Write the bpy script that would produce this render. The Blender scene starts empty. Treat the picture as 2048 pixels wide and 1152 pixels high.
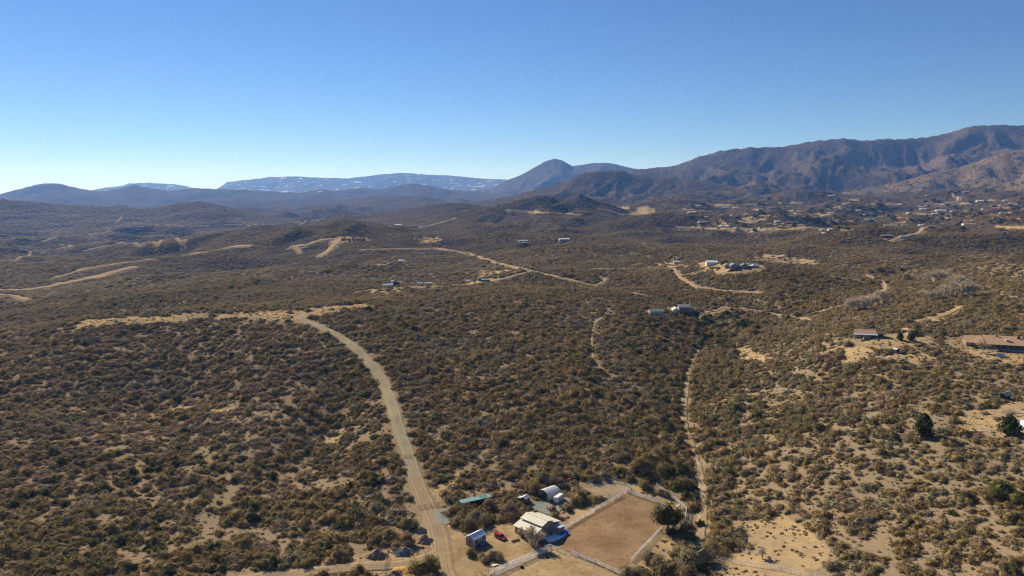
import bpy, bmesh, math, random
import numpy as np
from mathutils import Vector, Matrix

C = bpy.context.scene.collection
SC = bpy.context.scene
R = math.radians

# ------------------------------------------------------------------ camera
PITCH = R(7.6)
FPX = 1430.0                     # focal length in pixels of the 2048 px wide picture
cam_data = bpy.data.cameras.new('camera')
cam_data.lens = FPX / 2048 * 36
cam_data.clip_start = 1.0
cam_data.clip_end = 80000
cam = bpy.data.objects.new('camera', cam_data)
C.objects.link(cam)
cam.location = (0, 0, 0)
cam.rotation_euler = (math.pi / 2 - PITCH, 0, 0)
SC.camera = cam

# ------------------------------------------------------------------ sky and sun
SUN_AZ = R(-36)                  # from +Y towards +X; the sun stands off the frame's left side
SUN_EL = R(32)
SKY_STRENGTH = 0.050
world = bpy.data.worlds.new('World')
SC.world = world
world.use_nodes = True
wn = world.node_tree
wn.nodes.clear()
sky = wn.nodes.new('ShaderNodeTexSky')
sky.sky_type = 'NISHITA'
sky.sun_disc = False
sky.sun_elevation = SUN_EL
sky.sun_rotation = SUN_AZ
sky.altitude = 1500
sky.air_density = 1.0
sky.dust_density = 0.0
sky.ozone_density = 4.0
bg = wn.nodes.new('ShaderNodeBackground')
bg.inputs['Strength'].default_value = SKY_STRENGTH
wo = wn.nodes.new('ShaderNodeOutputWorld')
hs = wn.nodes.new('ShaderNodeHueSaturation')
hs.inputs['Saturation'].default_value = 1.07
wn.links.new(sky.outputs[0], hs.inputs['Color'])
tint = wn.nodes.new('ShaderNodeMix'); tint.data_type = 'RGBA'; tint.blend_type = 'MULTIPLY'
tint.inputs[0].default_value = 1; tint.inputs[7].default_value = (.86, .95, 1.15, 1)
wn.links.new(hs.outputs[0], tint.inputs[6])
wn.links.new(tint.outputs[2], bg.inputs[0])
wn.links.new(bg.outputs[0], wo.inputs[0])

sun_data = bpy.data.lights.new('sun', 'SUN')
sun_data.energy = 5.0
sun_data.angle = R(0.53)
sun_data.color = (1.0, 0.90, 0.75)
sun = bpy.data.objects.new('sun', sun_data)
C.objects.link(sun)
sdir = Vector((math.sin(SUN_AZ) * math.cos(SUN_EL), math.cos(SUN_AZ) * math.cos(SUN_EL), math.sin(SUN_EL)))
sun.rotation_euler = sdir.to_track_quat('Z', 'Y').to_euler()
sun.location = sdir * 900

SC.view_settings.view_transform = 'Standard'
SC.view_settings.look = 'None'
SC.view_settings.gamma = 1
SC.view_settings.exposure = 0.74
SC.view_settings.use_curve_mapping = False
SC.render.engine = 'CYCLES'
SC.cycles.pixel_filter_type = 'BLACKMAN_HARRIS'
SC.cycles.filter_width = 1.2
SC.cycles.use_denoising = True
SC.cycles.denoiser = 'OPENIMAGEDENOISE'
SC.cycles.denoising_input_passes = 'RGB_ALBEDO_NORMAL'
SC.cycles.denoising_prefilter = 'NONE'
SC.cycles.use_adaptive_sampling = False
SC.cycles.max_bounces = 5
SC.cycles.diffuse_bounces = 3
SC.cycles.glossy_bounces = 2
SC.cycles.transmission_bounces = 2
SC.cycles.volume_bounces = 1
SC.cycles.transparent_max_bounces = 6
SC.cycles.sample_clamp_indirect = 4

# ------------------------------------------------------------------ picture <-> place
CP, SP = math.cos(PITCH), math.sin(PITCH)

def ray(u, v):
    """direction of the sight line, with y = 1"""
    a = (u - 1024) / FPX
    b = (576 - v) / FPX
    dy = CP + SP * b
    dz = -SP + CP * b
    return a / dy, dz / dy       # x per y, z per y

def crest(u, v, Y):
    rx, rz = ray(u, v)
    return rx * Y, Y, rz * Y

# ------------------------------------------------------------------ noise
def _hash(ix, iy, seed):
    h = (ix.astype(np.int64) * 374761393 + iy.astype(np.int64) * 668265263 + seed * 1274126177) & 0xffffffff
    h = ((h ^ (h >> 13)) * 1274126177) & 0xffffffff
    return (h ^ (h >> 16)) & 0xffffffff

def pnoise(x, y, seed=0):
    x = np.asarray(x, float); y = np.asarray(y, float)
    x, y = np.broadcast_arrays(x, y)
    xi = np.floor(x); yi = np.floor(y)
    xf = x - xi; yf = y - yi
    u = xf * xf * xf * (xf * (xf * 6 - 15) + 10)
    v = yf * yf * yf * (yf * (yf * 6 - 15) + 10)
    def g(dx, dy):
        a = _hash(xi + dx, yi + dy, seed) * (2 * math.pi / 4294967296.0)
        return np.cos(a) * (xf - dx) + np.sin(a) * (yf - dy)
    return 1.45 * ((g(0, 0) * (1 - u) + g(1, 0) * u) * (1 - v) + (g(0, 1) * (1 - u) + g(1, 1) * u) * v)

def fbm(x, y, seed=0, octaves=4, gain=0.5):
    s = 0; a = 1.0; t = 0
    for k in range(octaves):
        s = s + a * pnoise(x * 2.03 ** k + 13.7 * k, y * 2.03 ** k - 7.1 * k, seed + k)
        t += a; a *= gain
    return s / t

def ridged(x, y, seed=0, octaves=4, gain=0.5):
    s = 0; a = 1.0; t = 0
    for k in range(octaves):
        n = 1 - np.abs(pnoise(x * 2.03 ** k + 5.3 * k, y * 2.03 ** k + 3.9 * k, seed + k)) * 1.6
        s = s + a * n; t += a; a *= gain
    return s / t                 # about -0.3 .. 1, ridges near 1

def sstep(e0, e1, x):
    t = np.clip((x - e0) / (e1 - e0), 0, 1)
    return t * t * (3 - 2 * t)

# ------------------------------------------------------------------ terrain: surveyed heights (m below / above the drone)
V_ROWS = {
    1152: [(-300, -110), (0, -114), (400, -119), (800, -121), (1100, -121), (1400, -121), (1700, -115), (2048, -107), (2350, -100)],
    1000: [(-300, -108), (0, -113), (300, -116), (600, -118), (850, -119), (1100, -120), (1250, -120), (1400, -122), (1550, -117), (1800, -109), (2048, -103), (2350, -95)],
    850: [(-300, -106), (0, -109), (300, -112), (560, -112), (660, -114), (770, -111), (900, -112), (1100, -114), (1300, -117), (1375, -119), (1500, -113), (1700, -103), (1900, -97), (2048, -94), (2350, -90)],
    740: [(-300, -100), (0, -103), (300, -103), (560, -103), (740, -102), (900, -104), (1100, -106), (1250, -110), (1375, -115), (1500, -108), (1700, -96), (1900, -90), (2048, -88), (2350, -86)],
    680: [(-300, -94), (0, -97), (300, -95), (560, -95), (680, -95), (900, -98), (1100, -101), (1250, -105), (1390, -112), (1550, -104), (1730, -86), (1900, -85), (2048, -85), (2350, -83)],
    630: [(0, None), (900, -94), (1100, -97), (1250, -99), (1340, -101), (1560, -107), (1700, -92), (1900, -86), (2048, -84), (2350, -80)],
    600: [(-300, -114), (0, -116), (150, -112), (300, -107), (500, -104), (700, -102), (900, -92), (1080, -94), (1220, -95), (1400, -101), (1560, -100), (1700, -102), (1850, -95), (2048, -84)],
    573: [(-300, -118), (0, -119), (150, -114), (300, -109), (500, -106), (760, -103), (930, -98), (1080, -96), (1400, -97), (1600, -98), (1750, -100), (1900, -97), (2048, -87)],
    545: [(-300, -126), (0, -128), (150, -121), (300, -113), (500, -109), (700, -107), (900, -106), (1050, -103), (1200, -100), (1400, -97), (1600, -95), (1800, -96), (2048, -88), (2350, -84)],
    515: [(-300, -134), (0, -135), (200, -128), (350, -116), (500, -111), (650, -111), (850, -107), (1000, -104), (1200, -100), (1350, -98), (1480, -96), (1600, -94), (1800, -92), (2048, -86), (2350, -82)],
    490: [(-300, -140), (0, -142), (200, -138), (350, -131), (500, -110), (600, -111), (700, -106), (850, -108), (1050, -104), (1250, -99), (1450, -95), (1650, -91), (1850, -87), (2048, -82), (2350, -76)],
    465: [(-300, -150), (0, -150), (200, -146), (400, -136), (550, -127), (900, -112), (1050, -108), (1250, -102), (1450, -94), (1650, -88), (1850, -82), (2048, -77), (2350, -70)],
    440: [(-300, -150), (0, -150), (200, -142), (400, -140), (600, -132), (800, -118), (950, -104), (1250, -88), (1400, -80), (1600, -77), (1800, -72), (2048, -66), (2350, -60)],
    420: [(1250, -72), (1400, -62), (1600, -60), (1800, -56), (2048, -52), (2350, -46)],
    402: [(1400, -38), (1600, -36), (1800, -34), (2048, -30), (2350, -25)],
}
ctrl = []
for v, row in V_ROWS.items():
    for u, z in row:
        if z is None: continue
        rx, rz = ray(u, v)
        Y = z / rz
        ctrl.append((rx * Y, Y, z))
# crest of the near spur and the dip behind it
for u, v, z in [(-300, 672, -92), (0, 656, -90), (130, 645, -88), (300, 634, -86.5), (450, 627, -86), (600, 621, -87), (740, 611, -88)]:
    rx, rz = ray(u, v); Y = z / rz
    ctrl.append((rx * Y, Y, z))
for u, z, Y in [(-300, -108, 545), (0, -108, 560), (150, -108, 585), (300, -106, 605), (450, -104, 625), (600, -102, 640), (720, -98, 650)]:
    rx, _ = ray(u, 600); ctrl.append((rx * Y, Y, z))
for u, v, z in [(700, 473, -97), (610, 481, -106), (770, 484, -103), (460, 497, -108), (505, 492, -108)]:
    rx, rz = ray(u, v); Y = z / rz
    ctrl.append((rx * Y, Y, z))
for u, z, Y in [(-400, -125, 6500), (0, -130, 6500), (600, -120, 6500), (1200, -60, 6500), (1800, -20, 6500), (2400, -10, 6500),
                (0, -110, 14000), (1000, -100, 14000), (2000, -60, 14000), (0, -110, 26000), (1000, -110, 26000), (2000, -110, 26000),
                (-200, -108, 120), (1024, -121, 120), (2250, -110, 120), (-300, -106, 60), (1024, -121, 60), (2300, -108, 60)]:
    rx = (u - 1024) / FPX; ctrl.append((rx * Y, Y, z))
ctrl = np.array(ctrl)

def _pq(x, y):
    return np.stack([np.arctan2(x, y) * 3.2, np.log(np.hypot(x, y)) * 1.6], -1)

_P = _pq(ctrl[:, 0], ctrl[:, 1])
def _k(d2): return d2 * np.log(d2 + 1e-9) * 0.5
_n = len(_P)
_D = ((_P[:, None] - _P[None]) ** 2).sum(-1)
_A = np.zeros((_n + 3, _n + 3))
_A[:_n, :_n] = _k(_D) + np.eye(_n) * 0.004
_A[:_n, _n] = 1; _A[:_n, _n + 1:] = _P
_A[_n, :_n] = 1; _A[_n + 1:, :_n] = _P.T
_W = np.linalg.solve(_A, np.concatenate([ctrl[:, 2], [0, 0, 0]]))

def base_height(x, y):
    p = _pq(x, y)
    shp = p.shape[:-1]
    p = p.reshape(-1, 2)
    out = np.empty(len(p))
    for i in range(0, len(p), 60000):
        q = p[i:i + 60000]
        d = ((q[:, None, :] - _P[None]) ** 2).sum(-1)
        out[i:i + 60000] = _k(d) @ _W[:_n] + _W[_n] + q @ _W[_n + 1:]
    return out.reshape(shp)

# ------------------------------------------------------------------ hills and mountains: crest (u, v), distance, widths
HILLS = [
    dict(name='dark_hill', Y=3500, floor=-150, wf=900, wb=1100, p=1.25, rough=.16, L=330,
         pts=[(-420, 400), (-200, 392), (0, 397), (40, 402), (130, 409), (250, 415), (310, 418), (350, 406), (400, 402), (440, 410), (500, 425), (560, 436), (640, 446), (700, 455)]),
    dict(name='low_hill', Y=3000, floor=-125, wf=600, wb=800, p=1.2, rough=.14, L=260,
         pts=[(620, 452), (700, 436), (780, 425), (850, 410), (900, 405), (930, 406), (980, 415), (1040, 428), (1100, 440)]),
    dict(name='ridge_hill', Y=2350, floor=-110, wf=650, wb=700, p=1.15, rough=.28, L=240,
         pts=[(700, 455), (800, 444), (880, 430), (940, 418), (1000, 408), (1040, 398), (1080, 389), (1100, 391), (1128, 398), (1158, 386), (1185, 397), (1230, 411), (1270, 424), (1330, 437), (1400, 450)]),
    dict(name='brown_hill', Y=4300, floor=-100, wf=1250, wb=1300, p=1.2, rough=.26, L=420,
         pts=[(900, 420), (960, 402), (1020, 392), (1080, 378), (1130, 360), (1170, 345), (1200, 339), (1235, 339), (1270, 347), (1310, 352), (1360, 355), (1420, 362), (1480, 374), (1530, 384), (1580, 395), (1650, 408)]),
    dict(name='granite_hill', Y=4100, floor=-70, wf=1100, wb=1500, p=1.15, rough=.26, L=380,
         pts=[(1560, 412), (1640, 395), (1700, 381), (1760, 371), (1820, 357), (1860, 345), (1910, 336), (1950, 322), (2000, 304), (2048, 297), (2150, 290), (2350, 288), (2500, 300)]),
    dict(name='pale_foothill', Y=3350, floor=-55, wf=600, wb=800, p=1.2, rough=.2, L=260,
         pts=[(1850, 410), (1900, 404), (1950, 393), (2000, 379), (2048, 367), (2120, 362), (2300, 366), (2450, 380)]),
    dict(name='mountain_range', Y=5700, floor=-70, wf=2300, wb=3000, p=1.12, rough=.27, L=620,
         pts=[(1130, 395), (1200, 362), (1250, 345), (1280, 337), (1320, 334), (1350, 330), (1390, 315), (1440, 300), (1500, 294), (1560, 293), (1600, 285), (1640, 279), (1680, 276), (1720, 281), (1760, 277), (1800, 277), (1850, 273), (1900, 262), (1925, 252), (1980, 249), (2048, 251), (2150, 246), (2300, 256), (2500, 262)]),
    dict(name='pointed_peak', Y=9000, floor=-110, wf=2300, wb=2600, p=1.1, rough=.24, L=800,
         pts=[(840, 400), (900, 388), (980, 377), (1010, 362), (1040, 350), (1070, 333), (1090, 322), (1108, 317), (1125, 321), (1145, 331), (1170, 327), (1190, 325), (1230, 327), (1260, 335), (1300, 345), (1360, 360), (1420, 385)]),
    dict(name='purple_hills', Y=8000, floor=-130, wf=2200, wb=2200, p=1.15, rough=.22, L=620,
         pts=[(-450, 385), (-250, 372), (-100, 384), (0, 388), (50, 375), (90, 366), (120, 367), (160, 377), (200, 383), (240, 377), (268, 369), (300, 376), (340, 381), (390, 376), (450, 378), (520, 381), (600, 386), (640, 378), (670, 382), (720, 376), (760, 378), (820, 366), (860, 371), (900, 379), (960, 384), (1040, 392), (1120, 398)]),
    dict(name='haze_hills', Y=5600, floor=-130, wf=1500, wb=1500, p=1.15, rough=.2, L=480,
         pts=[(420, 430), (520, 412), (600, 408), (680, 402), (740, 394), (790, 391), (850, 392), (900, 402), (960, 404), (1020, 396), (1080, 400), (1140, 410)]),
    dict(name='snowy_mesa', Y=15000, floor=-120, wf=2300, wb=3500, p=.62, rough=.2, L=1100,
         pts=[(380, 398), (420, 385), (440, 374), (455, 364), (480, 361), (540, 354), (590, 352), (640, 355), (700, 356), (745, 350), (775, 347), (800, 345), (830, 347), (900, 351), (960, 356), (1000, 358), (1050, 360), (1120, 365), (1200, 385)]),
    dict(name='snowy_ridge', Y=14500, floor=-120, wf=2300, wb=2600, p=.9, rough=.2, L=1000,
         pts=[(120, 392), (180, 381), (210, 375), (240, 372), (262, 366), (300, 365), (350, 368), (380, 373), (410, 382), (460, 395)]),
    dict(name='far_horizon_hill', Y=17000, floor=-120, wf=3000, wb=3000, p=1, rough=.1, L=1300,
         pts=[(-500, 380), (-200, 376), (-60, 380), (0, 383), (40, 384), (80, 390), (130, 396)]),
]
for h in HILLS:
    us = np.array([p[0] for p in h['pts']], float)
    zs = np.array([crest(p[0], p[1], h['Y'])[2] for p in h['pts']])
    h['us'], h['zs'] = us, zs

def hill_height(h, x, y, idx):
    u = 1024 + FPX * x / (y * CP)
    zc = np.interp(u, h['us'], h['zs'], left=h['floor'] - 60, right=h['floor'] - 60)
    jag = fbm(x / 90, y / 400, 500 + idx, 3) * min(7.0, h['Y'] * .0011)
    warp = fbm(x / h['L'] / 1.8, y / h['L'] / 2.2, 70 + idx, 3)
    d = y - h['Y']
    t = np.where(d < 0, -d / h['wf'], d / h['wb'])
    tt = np.clip(t * (1 + .65 * warp), 0, 1)
    g = (1 - tt) ** h['p']
    ampl = np.maximum(zc - h['floor'], 0)
    wx = x - .35 * (y - h['Y']) + 160 * fbm(x / 420, y / 420, 9 + idx, 3)
    gul = ridged(wx / h['L'], y / (h['L'] * 2.6), 30 + idx, 5, .55)
    z = h['floor'] + ampl * g + jag - (1 - gul) * ampl * h['rough'] * 1.7 * np.minimum(tt * 5, 1) * (1 - tt ** 3)
    z = np.where(t > 1.0, h['floor'] - 400 * (t - 1.0), z)
    z = np.where((u < us_lo(h)) | (u > us_hi(h)), -500.0, z)
    return z
def us_lo(h): return h['us'][0]
def us_hi(h): return h['us'][-1]

NCOL, NROW = 660, 900
AZ0, AZ1 = R(-47), R(47)
R0, R1 = 75.0, 19400.0
az = np.linspace(AZ0, AZ1, NCOL)
# rows: denser where the picture is large
_t = np.linspace(0, 1, NROW)
lr = np.log(R0) + (np.log(R1) - np.log(R0)) * _t
LR0, DLR = lr[0], lr[1] - lr[0]
AZG, LRG = np.meshgrid(az, lr)
RG = np.exp(LRG)
XG = RG * np.sin(AZG); YG = RG * np.cos(AZG)

WASH = [(1396, 1110), (1400, 1080), (1405, 1040), (1408, 990), (1400, 950), (1386, 900), (1372, 860), (1368, 820), (1372, 780), (1379, 745), (1386, 720), (1396, 700)]

def local_relief(x, y):
    r = np.hypot(x, y)
    a1 = np.interp(r, [150, 300, 420, 650, 1000, 2000, 4000, 8000], [0, .5, 2.8, 6.5, 15, 28, 34, 34])
    a2 = np.interp(r, [150, 260, 400, 1000, 3000], [.15, .5, 1.2, 1.4, 4])
    n = fbm(x / 430, y / 430, 3, 2) * a1 * 1.9 + fbm(x / 150, y / 150, 5, 2) * np.minimum(a1, 6) * .5
    g = (ridged(x / 300 + .3 * fbm(x / 130, y / 130, 8, 2), y / 420, 21, 2) - .62) * a1 * 1.15
    s = fbm(x / 26, y / 26, 14, 2) * a2 * .7
    return n + g + s

# the smooth base is solved on a coarse net and spread over the fine one
_ca = np.linspace(AZ0, AZ1, 133); _cr = np.linspace(lr[0], lr[-1], 181)
_cA, _cR = np.meshgrid(_ca, _cr)
_cz = base_height(np.exp(_cR) * np.sin(_cA), np.exp(_cR) * np.cos(_cA))
def _cub(f0, f1, f2, f3, t):
    return f1 + .5 * t * (f2 - f0 + t * (2 * f0 - 5 * f1 + 4 * f2 - f3 + t * (3 * (f1 - f2) + f3 - f0)))
_cp = np.pad(_cz, 1, mode='edge')
_fi = (lr - lr[0]) / (lr[-1] - lr[0]) * 180; _fi = np.clip(_fi, 0, 179.999)
_i = _fi.astype(int); _tt = (_fi - _i)[:, None]
_rowz = _cub(_cp[_i], _cp[_i + 1], _cp[_i + 2], _cp[_i + 3], _tt)
_fj = np.clip((az - AZ0) / (AZ1 - AZ0) * 132, 0, 131.999)
_j = _fj.astype(int); _tj = (_fj - _j)[None, :]
ZB = _cub(_rowz[:, _j], _rowz[:, _j + 1], _rowz[:, _j + 2], _rowz[:, _j + 3], _tj)
ZG = ZB + local_relief(XG, YG)
# knolls, shoulders and hollows seen one by one: column, distance, height, half widths across and along
for _u, _Y, _h, _rx, _ry in [(690, 1560, 16, 130, 110), (330, 372, -6.5, 46, 34), (520, 405, 4.5, 34, 60), (640, 330, -3.5, 14, 60), (980, 600, 4, 70, 80), (1190, 520, -3.5, 26, 70),
                             (200, 900, 9, 150, 80), (420, 1050, -10, 160, 70), (330, 1420, 14, 200, 110), (820, 1000, 8, 120, 70), (900, 1250, -9, 160, 80), (1250, 1150, 8, 150, 80),
                             (1520, 820, 5, 90, 60), (1650, 1300, 9, 170, 90), (100, 1900, -14, 260, 160), (1050, 1550, 10, 200, 90), (1850, 900, 6, 120, 70)]:
    _rr = ray(_u, 500)[0]
    ZG += _h * np.exp(-((XG - _rr * _Y) / _rx) ** 2 - ((YG - _Y) / _ry) ** 2)
# layer id of each grid point: 0 ground, then hills
LG = np.zeros(ZG.shape, int)
UG = 1024 + FPX * XG / (YG * CP)
for i, h in enumerate(HILLS):
    m = (YG > h['Y'] - h['wf'] * 1.06) & (YG < h['Y'] + h['wb'] * 1.06) & (UG > us_lo(h)) & (UG < us_hi(h))
    z = hill_height(h, XG[m], YG[m], i)
    zg = ZG[m]
    LG[m] = np.where(z > zg - 2, i + 1, LG[m])
    k = 14.0
    w = np.clip(.5 + .5 * (z - zg) / k, 0, 1)
    ZG[m] = zg * (1 - w) + z * w + k * w * (1 - w)

def grid_z(x, y):
    x = np.asarray(x, float); y = np.asarray(y, float)
    a = (np.arctan2(x, y) - AZ0) / (AZ1 - AZ0) * (NCOL - 1)
    r = (np.log(np.hypot(x, y)) - LR0) / DLR
    a = np.clip(a, 0, NCOL - 1.001); r = np.clip(r, 0, NROW - 1.001)
    i = r.astype(int); j = a.astype(int); fr = r - i; fa = a - j
    return (ZG[i, j] * (1 - fa) + ZG[i, j + 1] * fa) * (1 - fr) + (ZG[i + 1, j] * (1 - fa) + ZG[i + 1, j + 1] * fa) * fr

_YS = np.exp(np.linspace(math.log(100), math.log(22000), 2600))
def hit(u, v):
    """where the sight line through a pixel of the 2048 px picture meets the ground"""
    rx, rz = ray(u, v)
    xs, ys, zs = rx * _YS, _YS, rz * _YS
    g = grid_z(xs, ys)
    below = np.nonzero(zs < g)[0]
    if len(below) == 0: return None
    k = max(1, below[0])
    lo, hi = _YS[k - 1], _YS[k]
    for _ in range(18):
        m = .5 * (lo + hi)
        if rz * m < float(grid_z(rx * m, m)): hi = m
        else: lo = m
    return Vector((rx * hi, hi, float(grid_z(rx * hi, hi))))

# ------------------------------------------------------------------ materials
MATS = {}
def nodes_mat(name):
    m = bpy.data.materials.new(name)
    m.use_nodes = True
    nt = m.node_tree
    b = nt.nodes['Principled BSDF']
    MATS[name] = m
    return m, nt, b

def N(nt, kind, **kw):
    n = nt.nodes.new(kind)
    for k, v in kw.items():
        if k.startswith('i_'):
            key = k[2:]
            n.inputs[int(key) if key.isdigit() else key.replace('_', ' ')].default_value = v
        else:
            setattr(n, k, v)
    return n

def mixrgb(nt, fac, a, b, blend='MIX'):
    n = nt.nodes.new('ShaderNodeMix')
    n.data_type = 'RGBA'; n.blend_type = blend
    for sock, val in ((0, fac), (6, a), (7, b)):
        if isinstance(val, (int, float)): n.inputs[sock].default_value = val
        elif isinstance(val, tuple): n.inputs[sock].default_value = (*val, 1)
        else: nt.links.new(val, n.inputs[sock])
    return n.outputs[2]

def ramp(nt, src, lo, hi, interp='LINEAR'):
    n = nt.nodes.new('ShaderNodeMapRange')
    n.inputs[1].default_value = lo; n.inputs[2].default_value = hi
    n.interpolation_type = 'SMOOTHSTEP' if interp == 'S' else 'LINEAR'
    nt.links.new(src, n.inputs[0])
    return n.outputs[0]

def wnoise(nt, pos, scale, detail=3, rough=.55, dist=0.0, stretch=None):
    src = pos
    if stretch:
        v = N(nt, 'ShaderNodeVectorMath', operation='MULTIPLY')
        nt.links.new(pos, v.inputs[0]); v.inputs[1].default_value = stretch
        src = v.outputs[0]
    n = N(nt, 'ShaderNodeTexNoise')
    n.inputs['Scale'].default_value = scale
    n.inputs['Detail'].default_value = detail
    n.inputs['Roughness'].default_value = rough
    n.inputs['Distortion'].default_value = dist
    nt.links.new(src, n.inputs['Vector'])
    return n.outputs[0]

def mathn(nt, op, a, b=0.0):
    n = N(nt, 'ShaderNodeMath', operation=op)
    for i, v in ((0, a), (1, b)):
        if isinstance(v, (int, float)): n.inputs[i].default_value = v
        else: nt.links.new(v, n.inputs[i])
    return n.outputs[0]

def plain(name, col, rough=.7, var=.12, scale=1.5, metal=0.0, bump=0.0, spec=.3):
    """a painted / metal / wood surface with dirt and slight unevenness"""
    m, nt, b = nodes_mat(name)
    g = N(nt, 'ShaderNodeNewGeometry')
    n1 = wnoise(nt, g.outputs['Position'], scale, 4, .65)
    dark = tuple(c * (1 - 2 * var) for c in col)
    lite = tuple(min(1, c * (1 + 1.4 * var)) for c in col)
    c = mixrgb(nt, ramp(nt, n1, .3, .7), dark, lite)
    n2 = wnoise(nt, g.outputs['Position'], scale * .22, 3, .6)
    c = mixrgb(nt, mathn(nt, 'MULTIPLY', ramp(nt, n2, .5, .75), .3), c, tuple(.5 * x + .5 * y for x, y in zip(col, (.22, .17, .11))))
    nt.links.new(c, b.inputs['Base Color'])
    b.inputs['Roughness'].default_value = rough
    b.inputs['Metallic'].default_value = metal
    b.inputs['Specular IOR Level'].default_value = spec
    if bump:
        bn = N(nt, 'ShaderNodeBump', i_Strength=bump, i_Distance=.05)
        nt.links.new(wnoise(nt, g.outputs['Position'], 9, 3), bn.inputs['Height'])
        nt.links.new(bn.outputs[0], b.inputs['Normal'])
    return m

SOIL_TAN = (.262, .188, .108)
SOIL_GREY = (.228, .174, .108)
SOIL_RED = (.26, .165, .085)

def terrain_material():
    m, nt, b = nodes_mat('terrain_soil_and_scrub')
    g = N(nt, 'ShaderNodeNewGeometry'); P = g.outputs['Position']
    bare = N(nt, 'ShaderNodeAttribute', attribute_name='bare').outputs['Fac']
    scr = N(nt, 'ShaderNodeAttribute', attribute_name='scrub').outputs['Fac']
    warm = N(nt, 'ShaderNodeAttribute', attribute_name='warm').outputs['Fac']
    snow = N(nt, 'ShaderNodeAttribute', attribute_name='snow').outputs['Fac']
    green = N(nt, 'ShaderNodeAttribute', attribute_name='green').outputs['Fac']
    # soil
    c = mixrgb(nt, ramp(nt, wnoise(nt, P, .03, 4), .38, .62), SOIL_GREY, SOIL_TAN)
    c = mixrgb(nt, mathn(nt, 'MULTIPLY', ramp(nt, wnoise(nt, P, .012, 4), .52, .70), .55), c, SOIL_RED)
    grit = wnoise(nt, P, 1.7, 5, .75)
    c = mixrgb(nt, mathn(nt, 'MULTIPLY', ramp(nt, grit, .52, .66), .55), c, (.42, .34, .24))
    c = mixrgb(nt, mathn(nt, 'MULTIPLY', ramp(nt, grit, .5, .34), .55), c, (.13, .10, .068))
    grass = wnoise(nt, P, .45, 5, .7)
    c = mixrgb(nt, mathn(nt, 'MULTIPLY', ramp(nt, grass, .5, .62), .4), c, (.25, .19, .10))
    c = mixrgb(nt, mathn(nt, 'MULTIPLY', warm, ramp(nt, wnoise(nt, P, .09, 5, .7), .32, .56)), c, mixrgb(nt, ramp(nt, grit, .35, .7), (.32, .215, .10), (.46, .335, .175)))
    # far scrub: clumps too small to tell apart beyond a kilometre or two
    v = N(nt, 'ShaderNodeTexVoronoi', i_Scale=.11); v.inputs['Randomness'].default_value = 1
    nt.links.new(P, v.inputs['Vector'])
    clump = mathn(nt, 'ADD', mathn(nt, 'MULTIPLY', v.outputs['Distance'], .55), mathn(nt, 'MULTIPLY', wnoise(nt, P, .05, 6, .72), .75))
    cover = ramp(nt, clump, .86, .70)
    s1 = mixrgb(nt, ramp(nt, wnoise(nt, P, .006, 5, .6), .4, .62), (.088, .060, .041), (.068, .052, .032))  # scrub tones set darker to carry the shade lost between unmodelled bushes
    s1 = mixrgb(nt, ramp(nt, wnoise(nt, P, .06, 4, .7), .45, .62), s1, (.052, .044, .026))
    s1 = mixrgb(nt, green, s1, (.026, .034, .018))
    far = mixrgb(nt, cover, mixrgb(nt, .8, c, s1), s1)
    far = mixrgb(nt, mathn(nt, 'MULTIPLY', ramp(nt, wnoise(nt, P, .0042, 6, .68), .55, .70), .35), far, (.17, .115, .065))
    far = mixrgb(nt, mathn(nt, 'MULTIPLY', mathn(nt, 'MULTIPLY', warm, ramp(nt, wnoise(nt, P, .011, 6, .75), .44, .60)), .8), far, (.20, .135, .08))
    col = mixrgb(nt, mathn(nt, 'MULTIPLY', scr, mathn(nt, 'SUBTRACT', 1.0, bare)), c, far)
    sn = mathn(nt, 'MULTIPLY', ramp(nt, snow, .02, .2), ramp(nt, mathn(nt, 'ADD', wnoise(nt, P, .006, 6, .72, stretch=(1, .35, 5)), mathn(nt, 'MULTIPLY', snow, .09)), .675, .74))
    col = mixrgb(nt, sn, col, (.72, .74, .78))
    nt.links.new(col, b.inputs['Base Color'])
    b.inputs['Roughness'].default_value = 1
    b.inputs['Specular IOR Level'].default_value = 0.0
    b1 = N(nt, 'ShaderNodeBump', i_Strength=.5, i_Distance=.35)
    nt.links.new(grit, b1.inputs['Height'])
    b2 = N(nt, 'ShaderNodeBump', i_Distance=7.0)
    nt.links.new(mathn(nt, 'MULTIPLY', scr, .85), b2.inputs['Strength'])
    nt.links.new(mathn(nt, 'SUBTRACT', 1.0, clump), b2.inputs['Height'])
    nt.links.new(b1.outputs[0], b2.inputs['Normal'])
    nt.links.new(b2.outputs[0], b.inputs['Normal'])
    return m

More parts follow.
